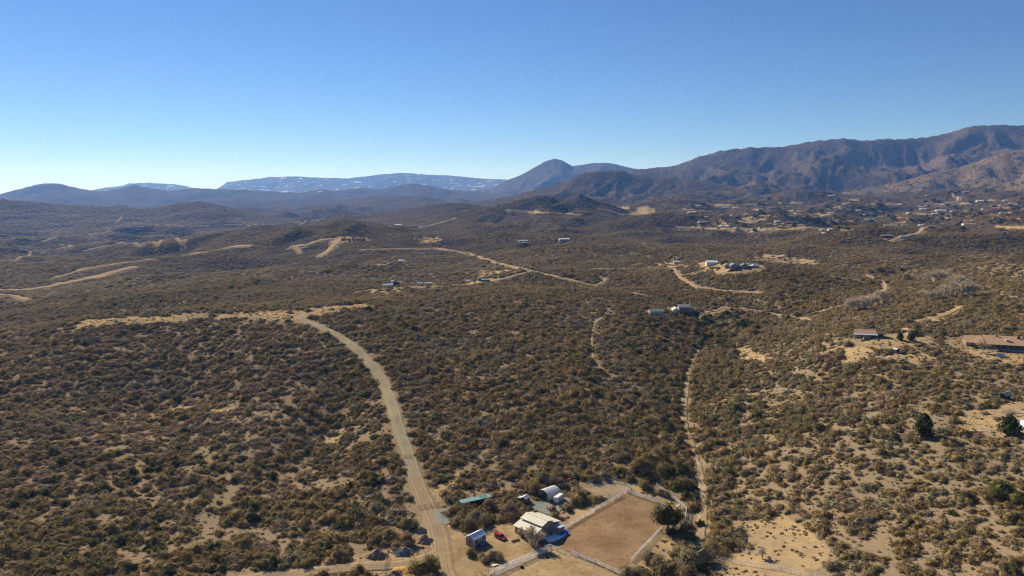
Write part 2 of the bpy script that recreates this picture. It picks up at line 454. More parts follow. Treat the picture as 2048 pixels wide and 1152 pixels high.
def dirt(name, a, bcol, gritcol=(.45, .37, .27), streak=None, bump=.6, s=1.0, prints=False):
    m, nt, b = nodes_mat(name)
    g = N(nt, 'ShaderNodeNewGeometry'); P = g.outputs['Position']
    c = mixrgb(nt, ramp(nt, wnoise(nt, P, .12 * s, 5, .65), .36, .64), a, bcol)
    gr = wnoise(nt, P, 1.6 * s, 6, .8)
    c = mixrgb(nt, mathn(nt, 'MULTIPLY', ramp(nt, gr, .53, .68), .6), c, gritcol)
    c = mixrgb(nt, mathn(nt, 'MULTIPLY', ramp(nt, gr, .48, .33), .55), c, tuple(x * .5 for x in a))
    if prints:                   # ground churned by hooves
        v = N(nt, 'ShaderNodeTexVoronoi', i_Scale=.62); nt.links.new(P, v.inputs['Vector'])
        c = mixrgb(nt, mathn(nt, 'MULTIPLY', mathn(nt, 'MULTIPLY', ramp(nt, v.outputs['Distance'], .34, .12), ramp(nt, wnoise(nt, P, .16, 4, .7), .40, .58)), .75), c, tuple(x * .45 for x in a))
        c = mixrgb(nt, mathn(nt, 'MULTIPLY', ramp(nt, wnoise(nt, P, .05, 5, .7), .5, .66), .5), c, tuple(x * .68 for x in a))
    if streak:
        uv = N(nt, 'ShaderNodeAttribute', attribute_name='across')
        w = N(nt, 'ShaderNodeMath', operation='PINGPONG'); w.inputs[1].default_value = .25
        nt.links.new(uv.outputs['Fac'], w.inputs[0])
        jit = mathn(nt, 'ADD', w.outputs[0], mathn(nt, 'MULTIPLY', wnoise(nt, P, .25, 3), .12))
        c = mixrgb(nt, mathn(nt, 'MULTIPLY', ramp(nt, jit, .13, .17), .8), c, streak)
        c = mixrgb(nt, mathn(nt, 'MULTIPLY', ramp(nt, mathn(nt, 'ABSOLUTE', mathn(nt, 'SUBTRACT', jit, .22)), .05, .0), .65), c, tuple(x * .62 for x in a))
    nt.links.new(c, b.inputs['Base Color'])
    b.inputs['Roughness'].default_value = 1
    b.inputs['Specular IOR Level'].default_value = 0.0
    bn = N(nt, 'ShaderNodeBump', i_Strength=bump, i_Distance=.3)
    nt.links.new(gr, bn.inputs['Height']); nt.links.new(bn.outputs[0], b.inputs['Normal'])
    return m

M_TERR = terrain_material()
M_ROAD = dirt('road_gravel', (.235, .195, .118), (.31, .26, .165), (.44, .38, .26), (.34, .285, .185))
M_ROADB = dirt('road_brown_dirt', (.225, .160, .088), (.31, .225, .13), (.42, .34, .22), (.33, .245, .15))
M_TRACK = dirt('track_pale_earth', (.25, .178, .100), (.34, .248, .142), (.42, .33, .20), (.37, .28, .17))
M_OCHRE = dirt('yard_ochre_earth', (.28, .19, .095), (.42, .30, .155), (.52, .42, .27), bump=1.0, prints=True)
M_GRAV = dirt('pad_grey_gravel', (.18, .185, .15), (.25, .25, .20), (.34, .34, .29))
M_ARENA = dirt('arena_brown_sand', (.24, .148, .078), (.345, .225, .122), (.41, .29, .17), s=.9, bump=1.6, prints=True)
M_PEN = dirt('pen_pale_sand', (.27, .20, .125), (.34, .26, .165), (.42, .33, .22))
M_WASH = dirt('wash_sand_and_cobble', (.27, .20, .11), (.40, .30, .17), (.50, .41, .27), s=.8, bump=1.0)

# ------------------------------------------------------------------ object helpers
def tag(o, label=None, cat=None, group=None, kind=None):
    if label: o['label'] = label
    if cat: o['category'] = cat
    if group: o['group'] = group
    if kind: o['kind'] = kind
    return o

def mesh_np(name, verts, faces, mat=None, parent=None, smooth=False, attrs=None):
    me = bpy.data.meshes.new(name)
    verts = np.asarray(verts, np.float32); faces = np.asarray(faces, np.int32)
    me.vertices.add(len(verts)); me.vertices.foreach_set('co', verts.ravel())
    k = faces.shape[1]
    me.loops.add(faces.size); me.loops.foreach_set('vertex_index', faces.ravel())
    me.polygons.add(len(faces))
    me.polygons.foreach_set('loop_start', np.arange(0, faces.size, k, dtype=np.int32))
    me.polygons.foreach_set('loop_total', np.full(len(faces), k, np.int32))
    if smooth: me.polygons.foreach_set('use_smooth', np.ones(len(faces), bool))
    for an, av in (attrs or {}).items():
        at = me.attributes.new(an, 'FLOAT', 'POINT'); at.data.foreach_set('value', np.asarray(av, np.float32))
    me.update(); me.validate()
    if mat: me.materials.append(mat)
    o = bpy.data.objects.new(name, me); C.objects.link(o)
    if parent: o.parent = parent
    return o

# ------------------------------------------------------------------ roads, tracks and clearings, traced on the ground
def catmull(pts, step):
    P = [pts[0] * 2 - pts[1]] + pts + [pts[-1] * 2 - pts[-2]]
    out = []
    for i in range(1, len(P) - 2):
        p0, p1, p2, p3 = P[i - 1], P[i], P[i + 1], P[i + 2]
        n = max(2, int((p2 - p1).length / step))
        for k in range(n):
            t = k / n
            out.append(.5 * (2 * p1 + (p2 - p0) * t + (2 * p0 - 5 * p1 + 4 * p2 - p3) * t * t + (3 * p1 - 3 * p2 + p3 - p0) * t ** 3))
    out.append(pts[-1])
    return out

def trace(px, fine=0):
    out = []
    if fine:
        q = []
        for (u0, v0), (u1, v1) in zip(px, px[1:]):
            n = max(1, int(math.hypot(u1 - u0, v1 - v0) / fine))
            q += [(u0 + (u1 - u0) * k / n, v0 + (v1 - v0) * k / n) for k in range(n)]
        px = q + [px[-1]]
    for u, v in px:
        h = hit(u, v)
        if h is not None: out.append(Vector((h.x, h.y, 0)))
    return out

PATHS = []                       # (points as array, half width) keep plants off
ROADS = [
    ('dirt_road', M_ROAD, 3.1, 'main', [(832, 955), (823, 925), (814, 897), (800, 860), (786, 812), (770, 768), (750, 737), (717, 702), (682, 676), (642, 655), (607, 641), (608, 633), (617, 627)]),
    ('dirt_road', M_ROADB, 3.6, 'near', [(905, 1190), (892, 1150), (885, 1115), (880, 1080), (872, 1050), (862, 1025), (851, 1003), (838, 972), (832, 955)]),
    ('dirt_road', M_ROADB, 2.6, 'side', [(880, 1105), (850, 1118), (800, 1130), (740, 1133), (680, 1138), (600, 1147), (520, 1155), (440, 1166)]),
    ('dirt_road', M_TRACK, 2.30, 'valley', [(720, 500), (790, 498), (845, 497), (875, 497), (915, 503), (960, 514), (1000, 527), (1023, 533), (1060, 541), (1100, 550), (1150, 562), (1200, 575), (1250, 584), (1290, 590)]),
    ('dirt_road', M_TRACK, 1.72, 'loop', [(1188, 571), (1205, 565), (1212, 558), (1196, 553)]),
    ('dirt_road', M_TRACK, 1.72, 'hilltop', [(700, 586), (760, 578), (830, 573), (900, 573), (945, 568), (1000, 560), (1040, 549), (1062, 543)]),
    ('dirt_road', M_TRACK, 4.60, 'west', [(-40, 583), (0, 581), (60, 579), (130, 567), (200, 552), (272, 533)]),
    ('dirt_road', M_TRACK, 2.40, 'west_b', [(110, 556), (170, 538), (230, 528), (310, 518)]),
    ('dirt_road', M_TRACK, 4.20, 'west_c', [(380, 509), (430, 501), (462, 494), (500, 491)]),
    ('dirt_road', M_TRACK, 1.72, 'west_d', [(-20, 587), (30, 592), (55, 600)]),
    ('dirt_road', M_TRACK, 2.4, 'west_e', [(165, 503), (200, 495), (235, 489), (290, 486), (340, 478), (372, 478)]),
    ('dirt_road', M_TRACK, 1.98, 'west_f', [(0, 521), (20, 520), (60, 510), (85, 505)]),
    ('dirt_road', M_TRACK, 3.30, 'far_a', [(88, 483), (100, 478), (114, 474)]),
    ('dirt_road', M_TRACK, 2.97, 'far_b', [(176, 470), (200, 467), (224, 462)]),
    ('dirt_road', M_TRACK, 2.97, 'far_c', [(112, 499), (128, 496), (142, 493), (124, 489)]),
    ('dirt_road', M_ROAD, 2.24, 'far_d', [(228, 444), (300, 449), (380, 453), (450, 450), (540, 449), (640, 441)]),
    ('dirt_road', M_TRACK, 2.20, 'far_e', [(234, 446), (242, 436), (245, 432)]),
    ('dirt_road', M_TRACK, 4.60, 'pad_a', [(582, 494), (615, 489), (640, 481), (662, 478)]),
    ('dirt_road', M_TRACK, 5.20, 'pad_b', [(640, 512), (655, 503), (668, 490), (682, 481)]),
    ('dirt_road', M_TRACK, 3.40, 'pad_c', [(590, 493), (597, 501), (601, 506)]),
    ('dirt_road', M_TRACK, 3.60, 'mid_a', [(840, 455), (858, 452), (885, 444), (910, 436)]),
    ('dirt_road', M_ROAD, 2.31, 'mid_b', [(1010, 420), (1060, 424), (1110, 426), (1160, 429)]),
    ('dirt_road', M_TRACK, 3.30, 'mid_c', [(1195, 418), (1222, 421), (1240, 429), (1275, 431)]),
    ('dirt_road', M_TRACK, 1.20, 'east_a', [(1190, 538), (1260, 537), (1320, 536), (1370, 533)]),
    ('dirt_road', M_TRACK, 1.70, 'east_b', [(1340, 536), (1355, 548), (1372, 562), (1392, 573), (1430, 579), (1460, 582), (1520, 585)]),
    ('dirt_road', M_TRACK, 1.10, 'east_c', [(1362, 551), (1385, 546), (1410, 539)]),
    ('dirt_road', M_TRACK, 1.30, 'house', [(1395, 628), (1430, 622), (1448, 616), (1490, 618), (1540, 626), (1585, 635), (1630, 640)]),
    ('dirt_road', M_TRACK, 1.60, 'creek', [(1630, 626), (1680, 612), (1725, 598), (1765, 582), (1772, 572), (1758, 560), (1735, 550)]),
    ('dirt_road', M_TRACK, 1.50, 'creek_b', [(1660, 553), (1700, 558), (1720, 563)]),
    ('dirt_road', M_OCHRE, 2.00, 'east_d', [(1872, 636), (1900, 625), (1925, 612)]),
    ('dirt_road', M_TRACK, 2.97, 'town_a', [(1352, 455), (1420, 457), (1500, 459), (1530, 460)]),
    ('dirt_road', M_TRACK, 3.30, 'town_b', [(1785, 482), (1805, 474), (1840, 465), (1862, 452)]),
    ('dirt_road', M_TRACK, 3.96, 'town_c', [(1917, 400), (1908, 392), (1904, 386)]),
    ('dirt_road', M_ROAD, 2.64, 'town_d', [(1868, 409), (1890, 406), (1915, 403)]),
    ('dirt_road', M_TRACK, 2.64, 'town_e', [(1540, 463), (1600, 455), (1640, 457)]),
    ('footpath', M_TRACK, .9, 'foot_a', [(1228, 612), (1205, 635), (1190, 648), (1184, 690), (1192, 722), (1222, 752), (1280, 776)]),
    ('footpath', M_ROADB, .9, 'foot_b', [(1318, 672), (1345, 684), (1378, 706)]),
    ('dry_wash', M_WASH, 1.70, 'wash', WASH),
]
CLEAR = [                        # (material or None, density kept, outline)
    ('horse_arena', M_ARENA, [(1122, 1062), (1243, 992), (1252, 984), (1322, 1008), (1345, 1040), (1262, 1122), (1240, 1152), (1140, 1106), (1100, 1092), (1084, 1092), (1084, 1080)]),
    ('round_pen_floor', M_PEN, [(1172, 975), (1180, 967), (1205, 963), (1235, 964), (1256, 972), (1262, 982), (1240, 994), (1205, 997), (1182, 992)]),
    ('yard', M_OCHRE, [(868, 1028), (895, 1053), (925, 1056), (965, 1062), (1000, 1052), (1030, 1040), (1046, 1052), (1040, 1075), (1075, 1102), (1040, 1122), (985, 1150), (960, 1175), (880, 1170), (872, 1110), (868, 1070)]),
    ('gravel_pad', M_GRAV, [(868, 1020), (898, 1016), (903, 1030), (900, 1048), (876, 1050), (866, 1036)]),
    ('gravel_pad', M_GRAV, [(1062, 1020), (1058, 1008), (1075, 1003), (1110, 1004), (1142, 991), (1150, 999), (1120, 1022), (1115, 1034), (1092, 1030)]),
    ('paddock', M_OCHRE, [(990, 1152), (1040, 1124), (1100, 1096), (1130, 1110), (1180, 1132), (1235, 1154), (1235, 1200), (960, 1200)]),
]
PATCHES = [                      # warm bare earth in the terrain itself
    [(1300, 526), (1345, 518), (1420, 526), (1470, 528), (1530, 530), (1532, 540), (1470, 543), (1400, 541), (1345, 536)],
    [(1500, 522), (1508, 506), (1560, 508), (1625, 518), (1640, 530), (1580, 529), (1520, 526)],
    [(1258, 427), (1275, 414), (1310, 415), (1302, 430), (1270, 431)],
    [(1240, 414), (1262, 413), (1255, 418), (1236, 418)],
    [(1755, 478), (1760, 473), (1815, 474), (1800, 481), (1785, 484)],
    [(2005, 456), (2060, 452), (2060, 459), (2010, 459)],
    [(655, 487), (668, 475), (700, 472), (728, 474), (740, 482), (700, 484)],
    [(465, 496), (480, 490), (508, 490), (490, 496)],
    [(732, 587), (760, 574), (790, 566), (872, 565), (888, 574), (850, 583), (795, 590)],
    [(895, 572), (960, 548), (1015, 539), (1050, 543), (985, 565), (930, 573)],
    [(725, 534), (760, 526), (805, 520), (815, 523), (775, 530)],
    [(820, 478), (850, 474), (880, 475), (885, 484), (845, 488)],
    [(1690, 700), (1740, 676), (1800, 668), (1870, 676), (1860, 690), (1800, 695), (1750, 702), (1730, 718), (1690, 725)],
    [(1750, 710), (1850, 706), (1870, 715), (1840, 728), (1760, 722)],
    [(1820, 641), (1862, 630), (1878, 633), (1872, 645), (1840, 648)],
    [(1915, 855), (1920, 822), (1985, 820), (2060, 790), (2060, 880), (1985, 870)],
    [(1925, 700), (1932, 684), (1990, 700), (2060, 716), (2060, 730), (1985, 722)],
    [(1390, 640), (1420, 617), (1450, 613), (1455, 622), (1420, 634)],
    [(130, 646), (300, 633), (430, 626), (600, 620), (640, 614), (745, 606), (755, 612), (690, 622), (630, 634), (600, 648), (560, 640), (500, 637), (400, 638), (260, 648), (150, 660)],
    [(1425, 1125), (1440, 1108), (1520, 1108), (1600, 1130), (1640, 1170), (1440, 1170)],
    [(1500, 1100), (1500, 1050), (1560, 1030), (1620, 1060), (1660, 1100), (1640, 1140), (1560, 1130)],
    [(690, 1150), (700, 1112), (760, 1100), (830, 1095), (868, 1075), (872, 1110), (850, 1160)],
    [(400, 830), (430, 818), (470, 815), (450, 826)],
    [(640, 868), (655, 845), (700, 855), (690, 880), (660, 890)],
    [(330, 812), (372, 806), (400, 812), (350, 820)],
    [(1470, 700), (1500, 695), (1560, 720), (1500, 722)],
    [(855, 985), (880, 965), (915, 945), (925, 950), (895, 985), (870, 1010)],
    [(1330, 1045), (1345, 1075), (1350, 1120), (1300, 1140), (1270, 1125)],
    [(1260, 960), (1310, 985), (1360, 1012), (1362, 1035), (1320, 1000), (1262, 980)],
    [(1130, 1030), (1240, 985), (1245, 994), (1140, 1050)],
    [(1430, 462), (1500, 458), (1560, 456), (1560, 461), (1480, 464)],
    [(1465, 441), (1500, 431), (1520, 440), (1500, 448)],
]
_rt = random.Random(12)
for _k in range(88):
    _u = _rt.uniform(1375, 2046); _v = _rt.uniform(405, 462) - (6 if _u > 1700 else 0); _w = _rt.uniform(8, 34); _h = _rt.uniform(.9, 2.4)
    PATCHES.append([(_u + _w * math.cos(a_ * .785) * _rt.uniform(.6, 1.2), _v + _h * math.sin(a_ * .785) * _rt.uniform(.6, 1.2)) for a_ in range(8)])
PATCH_XY = []
for poly in PATCHES:
    p = trace(poly)
    if len(p) >= 3: PATCH_XY.append(np.array([(q.x, q.y) for q in p]))

def in_poly(x, y, P):
    inside = np.zeros(x.shape, bool)
    m = (x > P[:, 0].min()) & (x < P[:, 0].max()) & (y > P[:, 1].min()) & (y < P[:, 1].max())
    if not m.any(): return inside
    xs, ys = x[m], y[m]
    r = np.zeros(xs.shape, bool)
    j = len(P) - 1
    for i in range(len(P)):
        xi, yi, xj, yj = P[i, 0], P[i, 1], P[j, 0], P[j, 1]
        c = ((yi > ys) != (yj > ys)) & (xs < (xj - xi) * (ys - yi) / (yj - yi + 1e-12) + xi)
        r ^= c; j = i
    inside[m] = r
    return inside

def seg_dist(x, y, L, reach):
    d = np.full(x.shape, 1e9)
    m = (x > L[:, 0].min() - reach) & (x < L[:, 0].max() + reach) & (y > L[:, 1].min() - reach) & (y < L[:, 1].max() + reach)
    if not m.any(): return d
    xs, ys = x[m], y[m]
    b = np.full(xs.shape, 1e9)
    for i in range(len(L) - 1):
        ax, ay = L[i]; bx, by = L[i + 1]
        vx, vy = bx - ax, by - ay
        t = np.clip(((xs - ax) * vx + (ys - ay) * vy) / (vx * vx + vy * vy + 1e-9), 0, 1)
        b = np.minimum(b, np.hypot(xs - ax - t * vx, ys - ay - t * vy))
    d[m] = b
    return d

# flatten the worked ground (yard, arena) a little and cut the wash into the terrain
wash_pts = catmull(trace(WASH), 12)
_wl = np.array([(p.x, p.y) for p in wash_pts])
_d = seg_dist(XG, YG, _wl, 14)
ZG -= 1.0 * sstep(7.5, 2.0, _d) * (1 + .25 * pnoise(XG / 5, YG / 5, 77))

rng = np.random.default_rng(7)
for nm, mat, hw, key, px in ROADS:
    pts = trace(px, 0 if key in ('main', 'near', 'side', 'wash', 'foot_a', 'foot_b') else 14)
    Y = np.mean([p.y for p in pts])
    step = max(1.6, Y * .006)
    line = catmull(pts, step)
    arr = np.array([(p.x, p.y) for p in line])
    tx = np.gradient(arr[:, 0]); ty = np.gradient(arr[:, 1]); ln = np.hypot(tx, ty) + 1e-9
    nx, ny = -ty / ln, tx / ln
    w = hw * (1 + .16 * pnoise(np.arange(len(arr)) * step / 9, 0 * arr[:, 0], len(px)))
    if nm == 'dry_wash': w = hw * (1 + .5 * pnoise(np.arange(len(arr)) * step / 7, 0 * arr[:, 0], 5))
    offs = np.array([-1.12, -1, -.6, -.2, .2, .6, 1, 1.12])
    V = []; A = []
    for k, o in enumerate(offs):
        edge = w * o * (1 + (.13 * pnoise(np.arange(len(arr)) * step / 2.3, 0 * w + k, 11) if abs(o) >= 1 else 0))
        X = arr[:, 0] + nx * edge; Yy = arr[:, 1] + ny * edge
        lift = .06 + arr[:, 1] * .00035
        z = grid_z(X, Yy) + (lift if abs(o) <= 1 else -.25 - arr[:, 1] * .0003)
        if nm == 'dirt_road' and abs(o) in (.6,): z = z - .03
        V.append(np.stack([X, Yy, z], 1)); A.append(np.full(len(arr), (o + 1.12) / 2.24))
    V = np.stack(V, 1); A = np.stack(A, 1)
    n, k = V.shape[:2]
    idx = np.arange(n * k).reshape(n, k)
    F = np.stack([idx[:-1, :-1], idx[:-1, 1:], idx[1:, 1:], idx[1:, :-1]], -1).reshape(-1, 4)
    a, b_, c_ = V[0, 0], V[0, 1], V[1, 1]
    if np.cross(b_ - a, c_ - a)[2] < 0: F = F[:, ::-1]
    o = mesh_np(nm, V.reshape(-1, 3), F, mat, smooth=True, attrs={'across': A.ravel()})
    tag(o, kind='structure')
    PATHS.append((arr, hw, key))

for nm, mat, poly in CLEAR:
    p = trace(poly)
    arr = np.array([(q.x, q.y) for q in catmull(p + [p[0]], 3)]) if nm != 'horse_arena' else np.array([(q.x, q.y) for q in p])
    PATCH_XY.append(arr)
    x0, x1, y0, y1 = arr[:, 0].min() - 2, arr[:, 0].max() + 2, arr[:, 1].min() - 2, arr[:, 1].max() + 2
    gs = .6
    gx, gy = np.meshgrid(np.arange(x0, x1, gs), np.arange(y0, y1, gs))
    jx = gx + .9 * pnoise(gx / 3.1, gy / 3.1, 61); jy = gy + .9 * pnoise(gx / 3.1, gy / 3.1, 62)
    inside = in_poly(jx, jy, arr)
    lift = {'gravel_pad': .17, 'yard': .12, 'paddock': .12, 'horse_arena': .14, 'round_pen_floor': .12}[nm]
    gz = grid_z(gx, gy) + lift + .05 * fbm(gx / 2.2, gy / 2.2, 44, 3) + .045 * pnoise(gx / .9, gy / .9, 45)
    idx = np.arange(gx.size).reshape(gx.shape)
    F = np.stack([idx[:-1, :-1], idx[:-1, 1:], idx[1:, 1:], idx[1:, :-1]], -1)
    keep = inside[:-1, :-1] & inside[1:, 1:] & inside[:-1, 1:] & inside[1:, :-1]
    F = F[keep]
    used = np.unique(F); remap = np.full(gx.size, -1); remap[used] = np.arange(len(used))
    o = mesh_np(nm, np.stack([gx, gy, gz], -1).reshape(-1, 3)[used], remap[F], mat, smooth=True)
    tag(o, kind='structure')

# ------------------------------------------------------------------ the terrain sheets
def patch_mask(x, y, soft=True):
    m = np.zeros(x.shape)
    jx = x + np.clip(y * .006, 1, 9) * pnoise(x / 9, y / 9, 91); jy = y + np.clip(y * .006, 1, 9) * pnoise(x / 9, y / 9, 92)
    for P in PATCH_XY: m = np.maximum(m, in_poly(jx, jy, P))
    return m

PM = patch_mask(XG, YG)
far = np.hypot(XG, YG)
ROADM = np.zeros(XG.shape)
for arr, hw, key in PATHS:
    d = seg_dist(XG, YG, arr, hw * 4 + 6)
    ROADM = np.maximum(ROADM, sstep(hw * 2.4, hw * 1.0, d))
bare = np.clip(np.maximum(PM, ROADM), 0, 1)
RDG = sstep(.62, .9, ridged(XG / 26, YG / 34, 301, 3))       # bare runnels between the bushes
warm = np.clip(PM * 1.0 + ROADM * .45, 0, 1)
scrub = .8 * sstep(650, 1300, far) + .2 * sstep(1300, 2600, far)
snow = np.zeros(XG.shape)
names = ['ground'] + [h['name'] for h in HILLS]
for i, h in enumerate(HILLS):
    if h['name'] in ('snowy_mesa', 'snowy_ridge'): snow[LG == i + 1] = 1.0
    if h['name'] in ('purple_hills', 'haze_hills', 'pointed_peak'): snow[LG == i + 1] = .55 * sstep(.05, .35, fbm(XG / 500, YG / 900, 31, 3))[LG == i + 1]
    if h['name'] in ('mountain_range', 'brown_hill'): warm[LG == i + 1] = np.maximum(warm[LG == i + 1], .6 * sstep(-.1, .5, fbm(XG / 260, YG / 420, 9, 4))[LG == i + 1])
    if h['name'] == 'mountain_range': snow[(LG == i + 1)] = .10
    if h['name'] == 'granite_hill' or h['name'] == 'pale_foothill':
        warm[LG == i + 1] = np.maximum(warm[LG == i + 1], .95 * sstep(-.2, .4, fbm(XG / 190, YG / 260, 8, 4))[LG == i + 1])
        scrub[LG == i + 1] *= .8
green = sstep(.15, .5, fbm(XG / 260, YG / 420, 66, 4)) * sstep(1300, 1800, far) * .7
zlow = ZG - ZB
FID = LG[:-1, :-1]
idx = np.arange(XG.size).reshape(XG.shape)
FA = np.stack([idx[:-1, :-1], idx[:-1, 1:], idx[1:, 1:], idx[1:, :-1]], -1)
VV = np.stack([XG, YG, ZG], -1).reshape(-1, 3)
for lid, nm in enumerate(names):
    F = FA[FID == lid]
    if len(F) == 0: continue
    used = np.unique(F); remap = np.full(XG.size, -1, np.int64); remap[used] = np.arange(len(used))
    at = {k: a.ravel()[used] for k, a in (('bare', bare), ('scrub', scrub), ('warm', warm), ('snow', snow), ('green', green))}
    o = mesh_np(nm, VV[used], remap[F], M_TERR, smooth=True, attrs=at)
    tag(o, kind='structure')
# the land goes on beside and behind the camera
_o = []
for a0, a1 in ((R(46.9), R(180)), (R(-180), R(-46.9))):
    aa = np.linspace(a0, a1, 40); rr = np.exp(np.linspace(math.log(60), math.log(19400), 60))
    A_, R_ = np.meshgrid(aa, rr)
    X = R_ * np.sin(A_); Y = R_ * np.cos(A_)
    edge = grid_z(R_ * np.sin(R(46.9) * np.sign(A_)), R_ * np.cos(R(46.9)))
    t = sstep(R(47), R(75), np.abs(A_))
    Z = edge * (1 - t) + (-118 + 25 * fbm(X / 900, Y / 900, 4, 4) * np.clip(R_ / 1500, 0, 1)) * t
    idx = np.arange(X.size).reshape(X.shape)
    F = np.stack([idx[:-1, :-1], idx[:-1, 1:], idx[1:, 1:], idx[1:, :-1]], -1).reshape(-1, 4)
    o = mesh_np('ground', np.stack([X, Y, Z], -1).reshape(-1, 3), F, M_TERR, smooth=True,
                attrs={'bare': 0 * X.ravel(), 'scrub': sstep(200, 900, R_).ravel(), 'warm': 0 * X.ravel(), 'snow': 0 * X.ravel(), 'green': .3 + 0 * X.ravel()})
    tag(o, kind='structure')

# ------------------------------------------------------------------ the air
m = bpy.data.materials.new('haze_air'); m.use_nodes = True
nt = m.node_tree; nt.nodes.clear()
pv = nt.nodes.new('ShaderNodeVolumePrincipled')
pv.inputs['Color'].default_value = (.17, .40, 1.0, 1)
pv.inputs['Absorption Color'].default_value = (1, 1, 1, 1)      # clear air scatters, it does not soak light up
pv.inputs['Density'].default_value = 4.6e-5
pv.inputs['Anisotropy'].default_value = .25
om = nt.nodes.new('ShaderNodeOutputMaterial')
nt.links.new(pv.outputs[0], om.inputs['Volume'])
HAZE_TOP = float(ZG.max()) + 60; HAZE_LOW = float(ZG.min()) - 60
bx = np.array([(x, y, z) for x in (-20000, 20000) for y in (-20000, 20000) for z in (HAZE_LOW, HAZE_TOP)])
o = mesh_np('haze', bx, [(0, 1, 3, 2), (4, 6, 7, 5), (0, 4, 5, 1), (2, 3, 7, 6), (0, 2, 6, 4), (1, 5, 7, 3)], m)
tag(o, kind='stuff')

# ------------------------------------------------------------------ plants
def leaf_mat(name, cols, trans=.38, zone=True, scale=.05):
    m, nt, b = nodes_mat(name)
    g = N(nt, 'ShaderNodeNewGeometry'); P = g.outputs['Position']
    oi = N(nt, 'ShaderNodeObjectInfo')
    c = mixrgb(nt, ramp(nt, oi.outputs['Random'], .15, .85), cols[0], cols[1])
    c = mixrgb(nt, ramp(nt, wnoise(nt, P, .018, 4, .6), .46, .60, 'S'), c, cols[2])
    c = mixrgb(nt, mathn(nt, 'MULTIPLY', ramp(nt, wnoise(nt, P, .9, 4, .7), .45, .66), .6), c, tuple(min(1, x * 1.6) for x in cols[1]))
    nt.links.new(c, b.inputs['Base Color'])
    b.inputs['Roughness'].default_value = .75
    b.inputs['Specular IOR Level'].default_value = .05
    tr = N(nt, 'ShaderNodeBsdfTranslucent')
    nt.links.new(c, tr.inputs['Color'])
    mx = N(nt, 'ShaderNodeMixShader'); mx.inputs[0].default_value = trans
    nt.links.new(b.outputs[0], mx.inputs[1]); nt.links.new(tr.outputs[0], mx.inputs[2])
    nt.links.new(mx.outputs[0], nt.nodes['Material Output'].inputs[0])
    return m

M_OLIVE = leaf_mat('leaf_olive_scrub', ((.190, .137, .054), (.265, .188, .076), (.170, .130, .050)))
M_GREYB = leaf_mat('leaf_grey_twigs', ((.218, .148, .084), (.285, .196, .114), (.188, .128, .070)))
M_DARKG = leaf_mat('leaf_dark_green', ((.062, .069, .022), (.084, .088, .028), (.078, .074, .023)))
M_GREEN = leaf_mat('leaf_bright_green', ((.100, .100, .024), (.135, .128, .030), (.096, .094, .024)))
M_RUST = leaf_mat('leaf_rusty_scrub', ((.150, .082, .034), (.190, .112, .046), (.120, .080, .036)))
M_SAGE = leaf_mat('leaf_grey_green', ((.198, .163, .088), (.256, .210, .114), (.176, .147, .074)))
M_BARK = plain('bark_brown', (.12, .085, .06), .95, .2)
M_TWIG = leaf_mat('twigs_pale_grey', ((.60, .50, .37), (.68, .58, .44), (.55, .46, .34)), trans=.45)

def lump(r, th, z, seed):
    return 1 + .22 * math.sin(3 * th + seed) + .14 * math.sin(5 * th + 2.3 * seed + 3 * z)

def shrub_mesh(name, seed, mats, nleaf=230, ls=(.12, .26), h=.72, core=True, spiky=0.0):
    """a bush of unit radius: a core of twigs under several hundred leaf sprays"""
    rg = random.Random(seed)
    V, F, MI = [], [], []
    lobes = [(rg.uniform(-.42, .42), rg.uniform(-.42, .42), rg.uniform(.38, .66), rg.uniform(.6, 1.0)) for _ in range(6)] + [(0, 0, .6, 1.0)]
    def surf(th, ph):
        """a point on the lumpy dome"""
        dx, dy, dz = math.cos(th) * math.cos(ph), math.sin(th) * math.cos(ph), math.sin(ph)
        best = None
        for lx, ly, lr, lh in lobes:
            x, y, z = lx + dx * lr, ly + dy * lr, (dz * lr * 1.15 + .12) * h / .72 * lh
            s = x * dx + y * dy + z * dz * 1.2
            if best is None or s > best[0]: best = (s, x, y, z)
        return Vector(best[1:]), Vector((dx, dy, dz))
    if core:
        nr, ns = 5, 9
        base = len(V)
        for i in range(nr):
            ph = -.25 + (math.pi / 2 + .25) * i / nr
            for j in range(ns):
                th = 2 * math.pi * j / ns
                p, d = surf(th, ph)
                V.append(tuple(p * rg.uniform(.66, .84)))
        V.append((0, 0, h * .62))
        for i in range(nr - 1):
            for j in range(ns):
                a, b = base + i * ns + j, base + i * ns + (j + 1) % ns
                F.append((a, b, b + ns, a + ns)); MI.append(0)
        for j in range(ns):
            F.append((base + (nr - 1) * ns + j, base + (nr - 1) * ns + (j + 1) % ns, base + nr * ns)); MI.append(0)
    for k in range(nleaf):
        th = rg.uniform(0, 2 * math.pi); ph = math.asin(rg.uniform(-.12, 1))
        p, d = surf(th, ph)
        p = p * rg.uniform(.74, 1.1) + Vector((rg.gauss(0, .05), rg.gauss(0, .05), rg.gauss(0, .04)))
        if p.z < .02: p.z = .02
        n = (d + Vector((rg.gauss(0, .38), rg.gauss(0, .38), rg.gauss(.6, .35)))).normalized()
        t = n.orthogonal().normalized(); bt = n.cross(t)
        a = rg.uniform(0, 6.28); t, bt = t * math.cos(a) + bt * math.sin(a), bt * math.cos(a) - t * math.sin(a)
        s = rg.uniform(*ls); s2 = s * rg.uniform(.35, .8)
        base = len(V)
        V += [tuple(p - t * s * .5), tuple(p + bt * s2 * .5 + n * s * .12), tuple(p + t * s * .5), tuple(p - bt * s2 * .5 + n * s * .08)]
        F.append((base, base + 1, base + 2, base + 3)); MI.append(rg.choice((0, 0, 1)) if len(mats) > 1 else 0)
    me = bpy.data.meshes.new(name)
    me.from_pydata(V, [], F)
    me.polygons.foreach_set('material_index', MI)
    for m_ in mats: me.materials.append(m_)
    me.update()
    return me

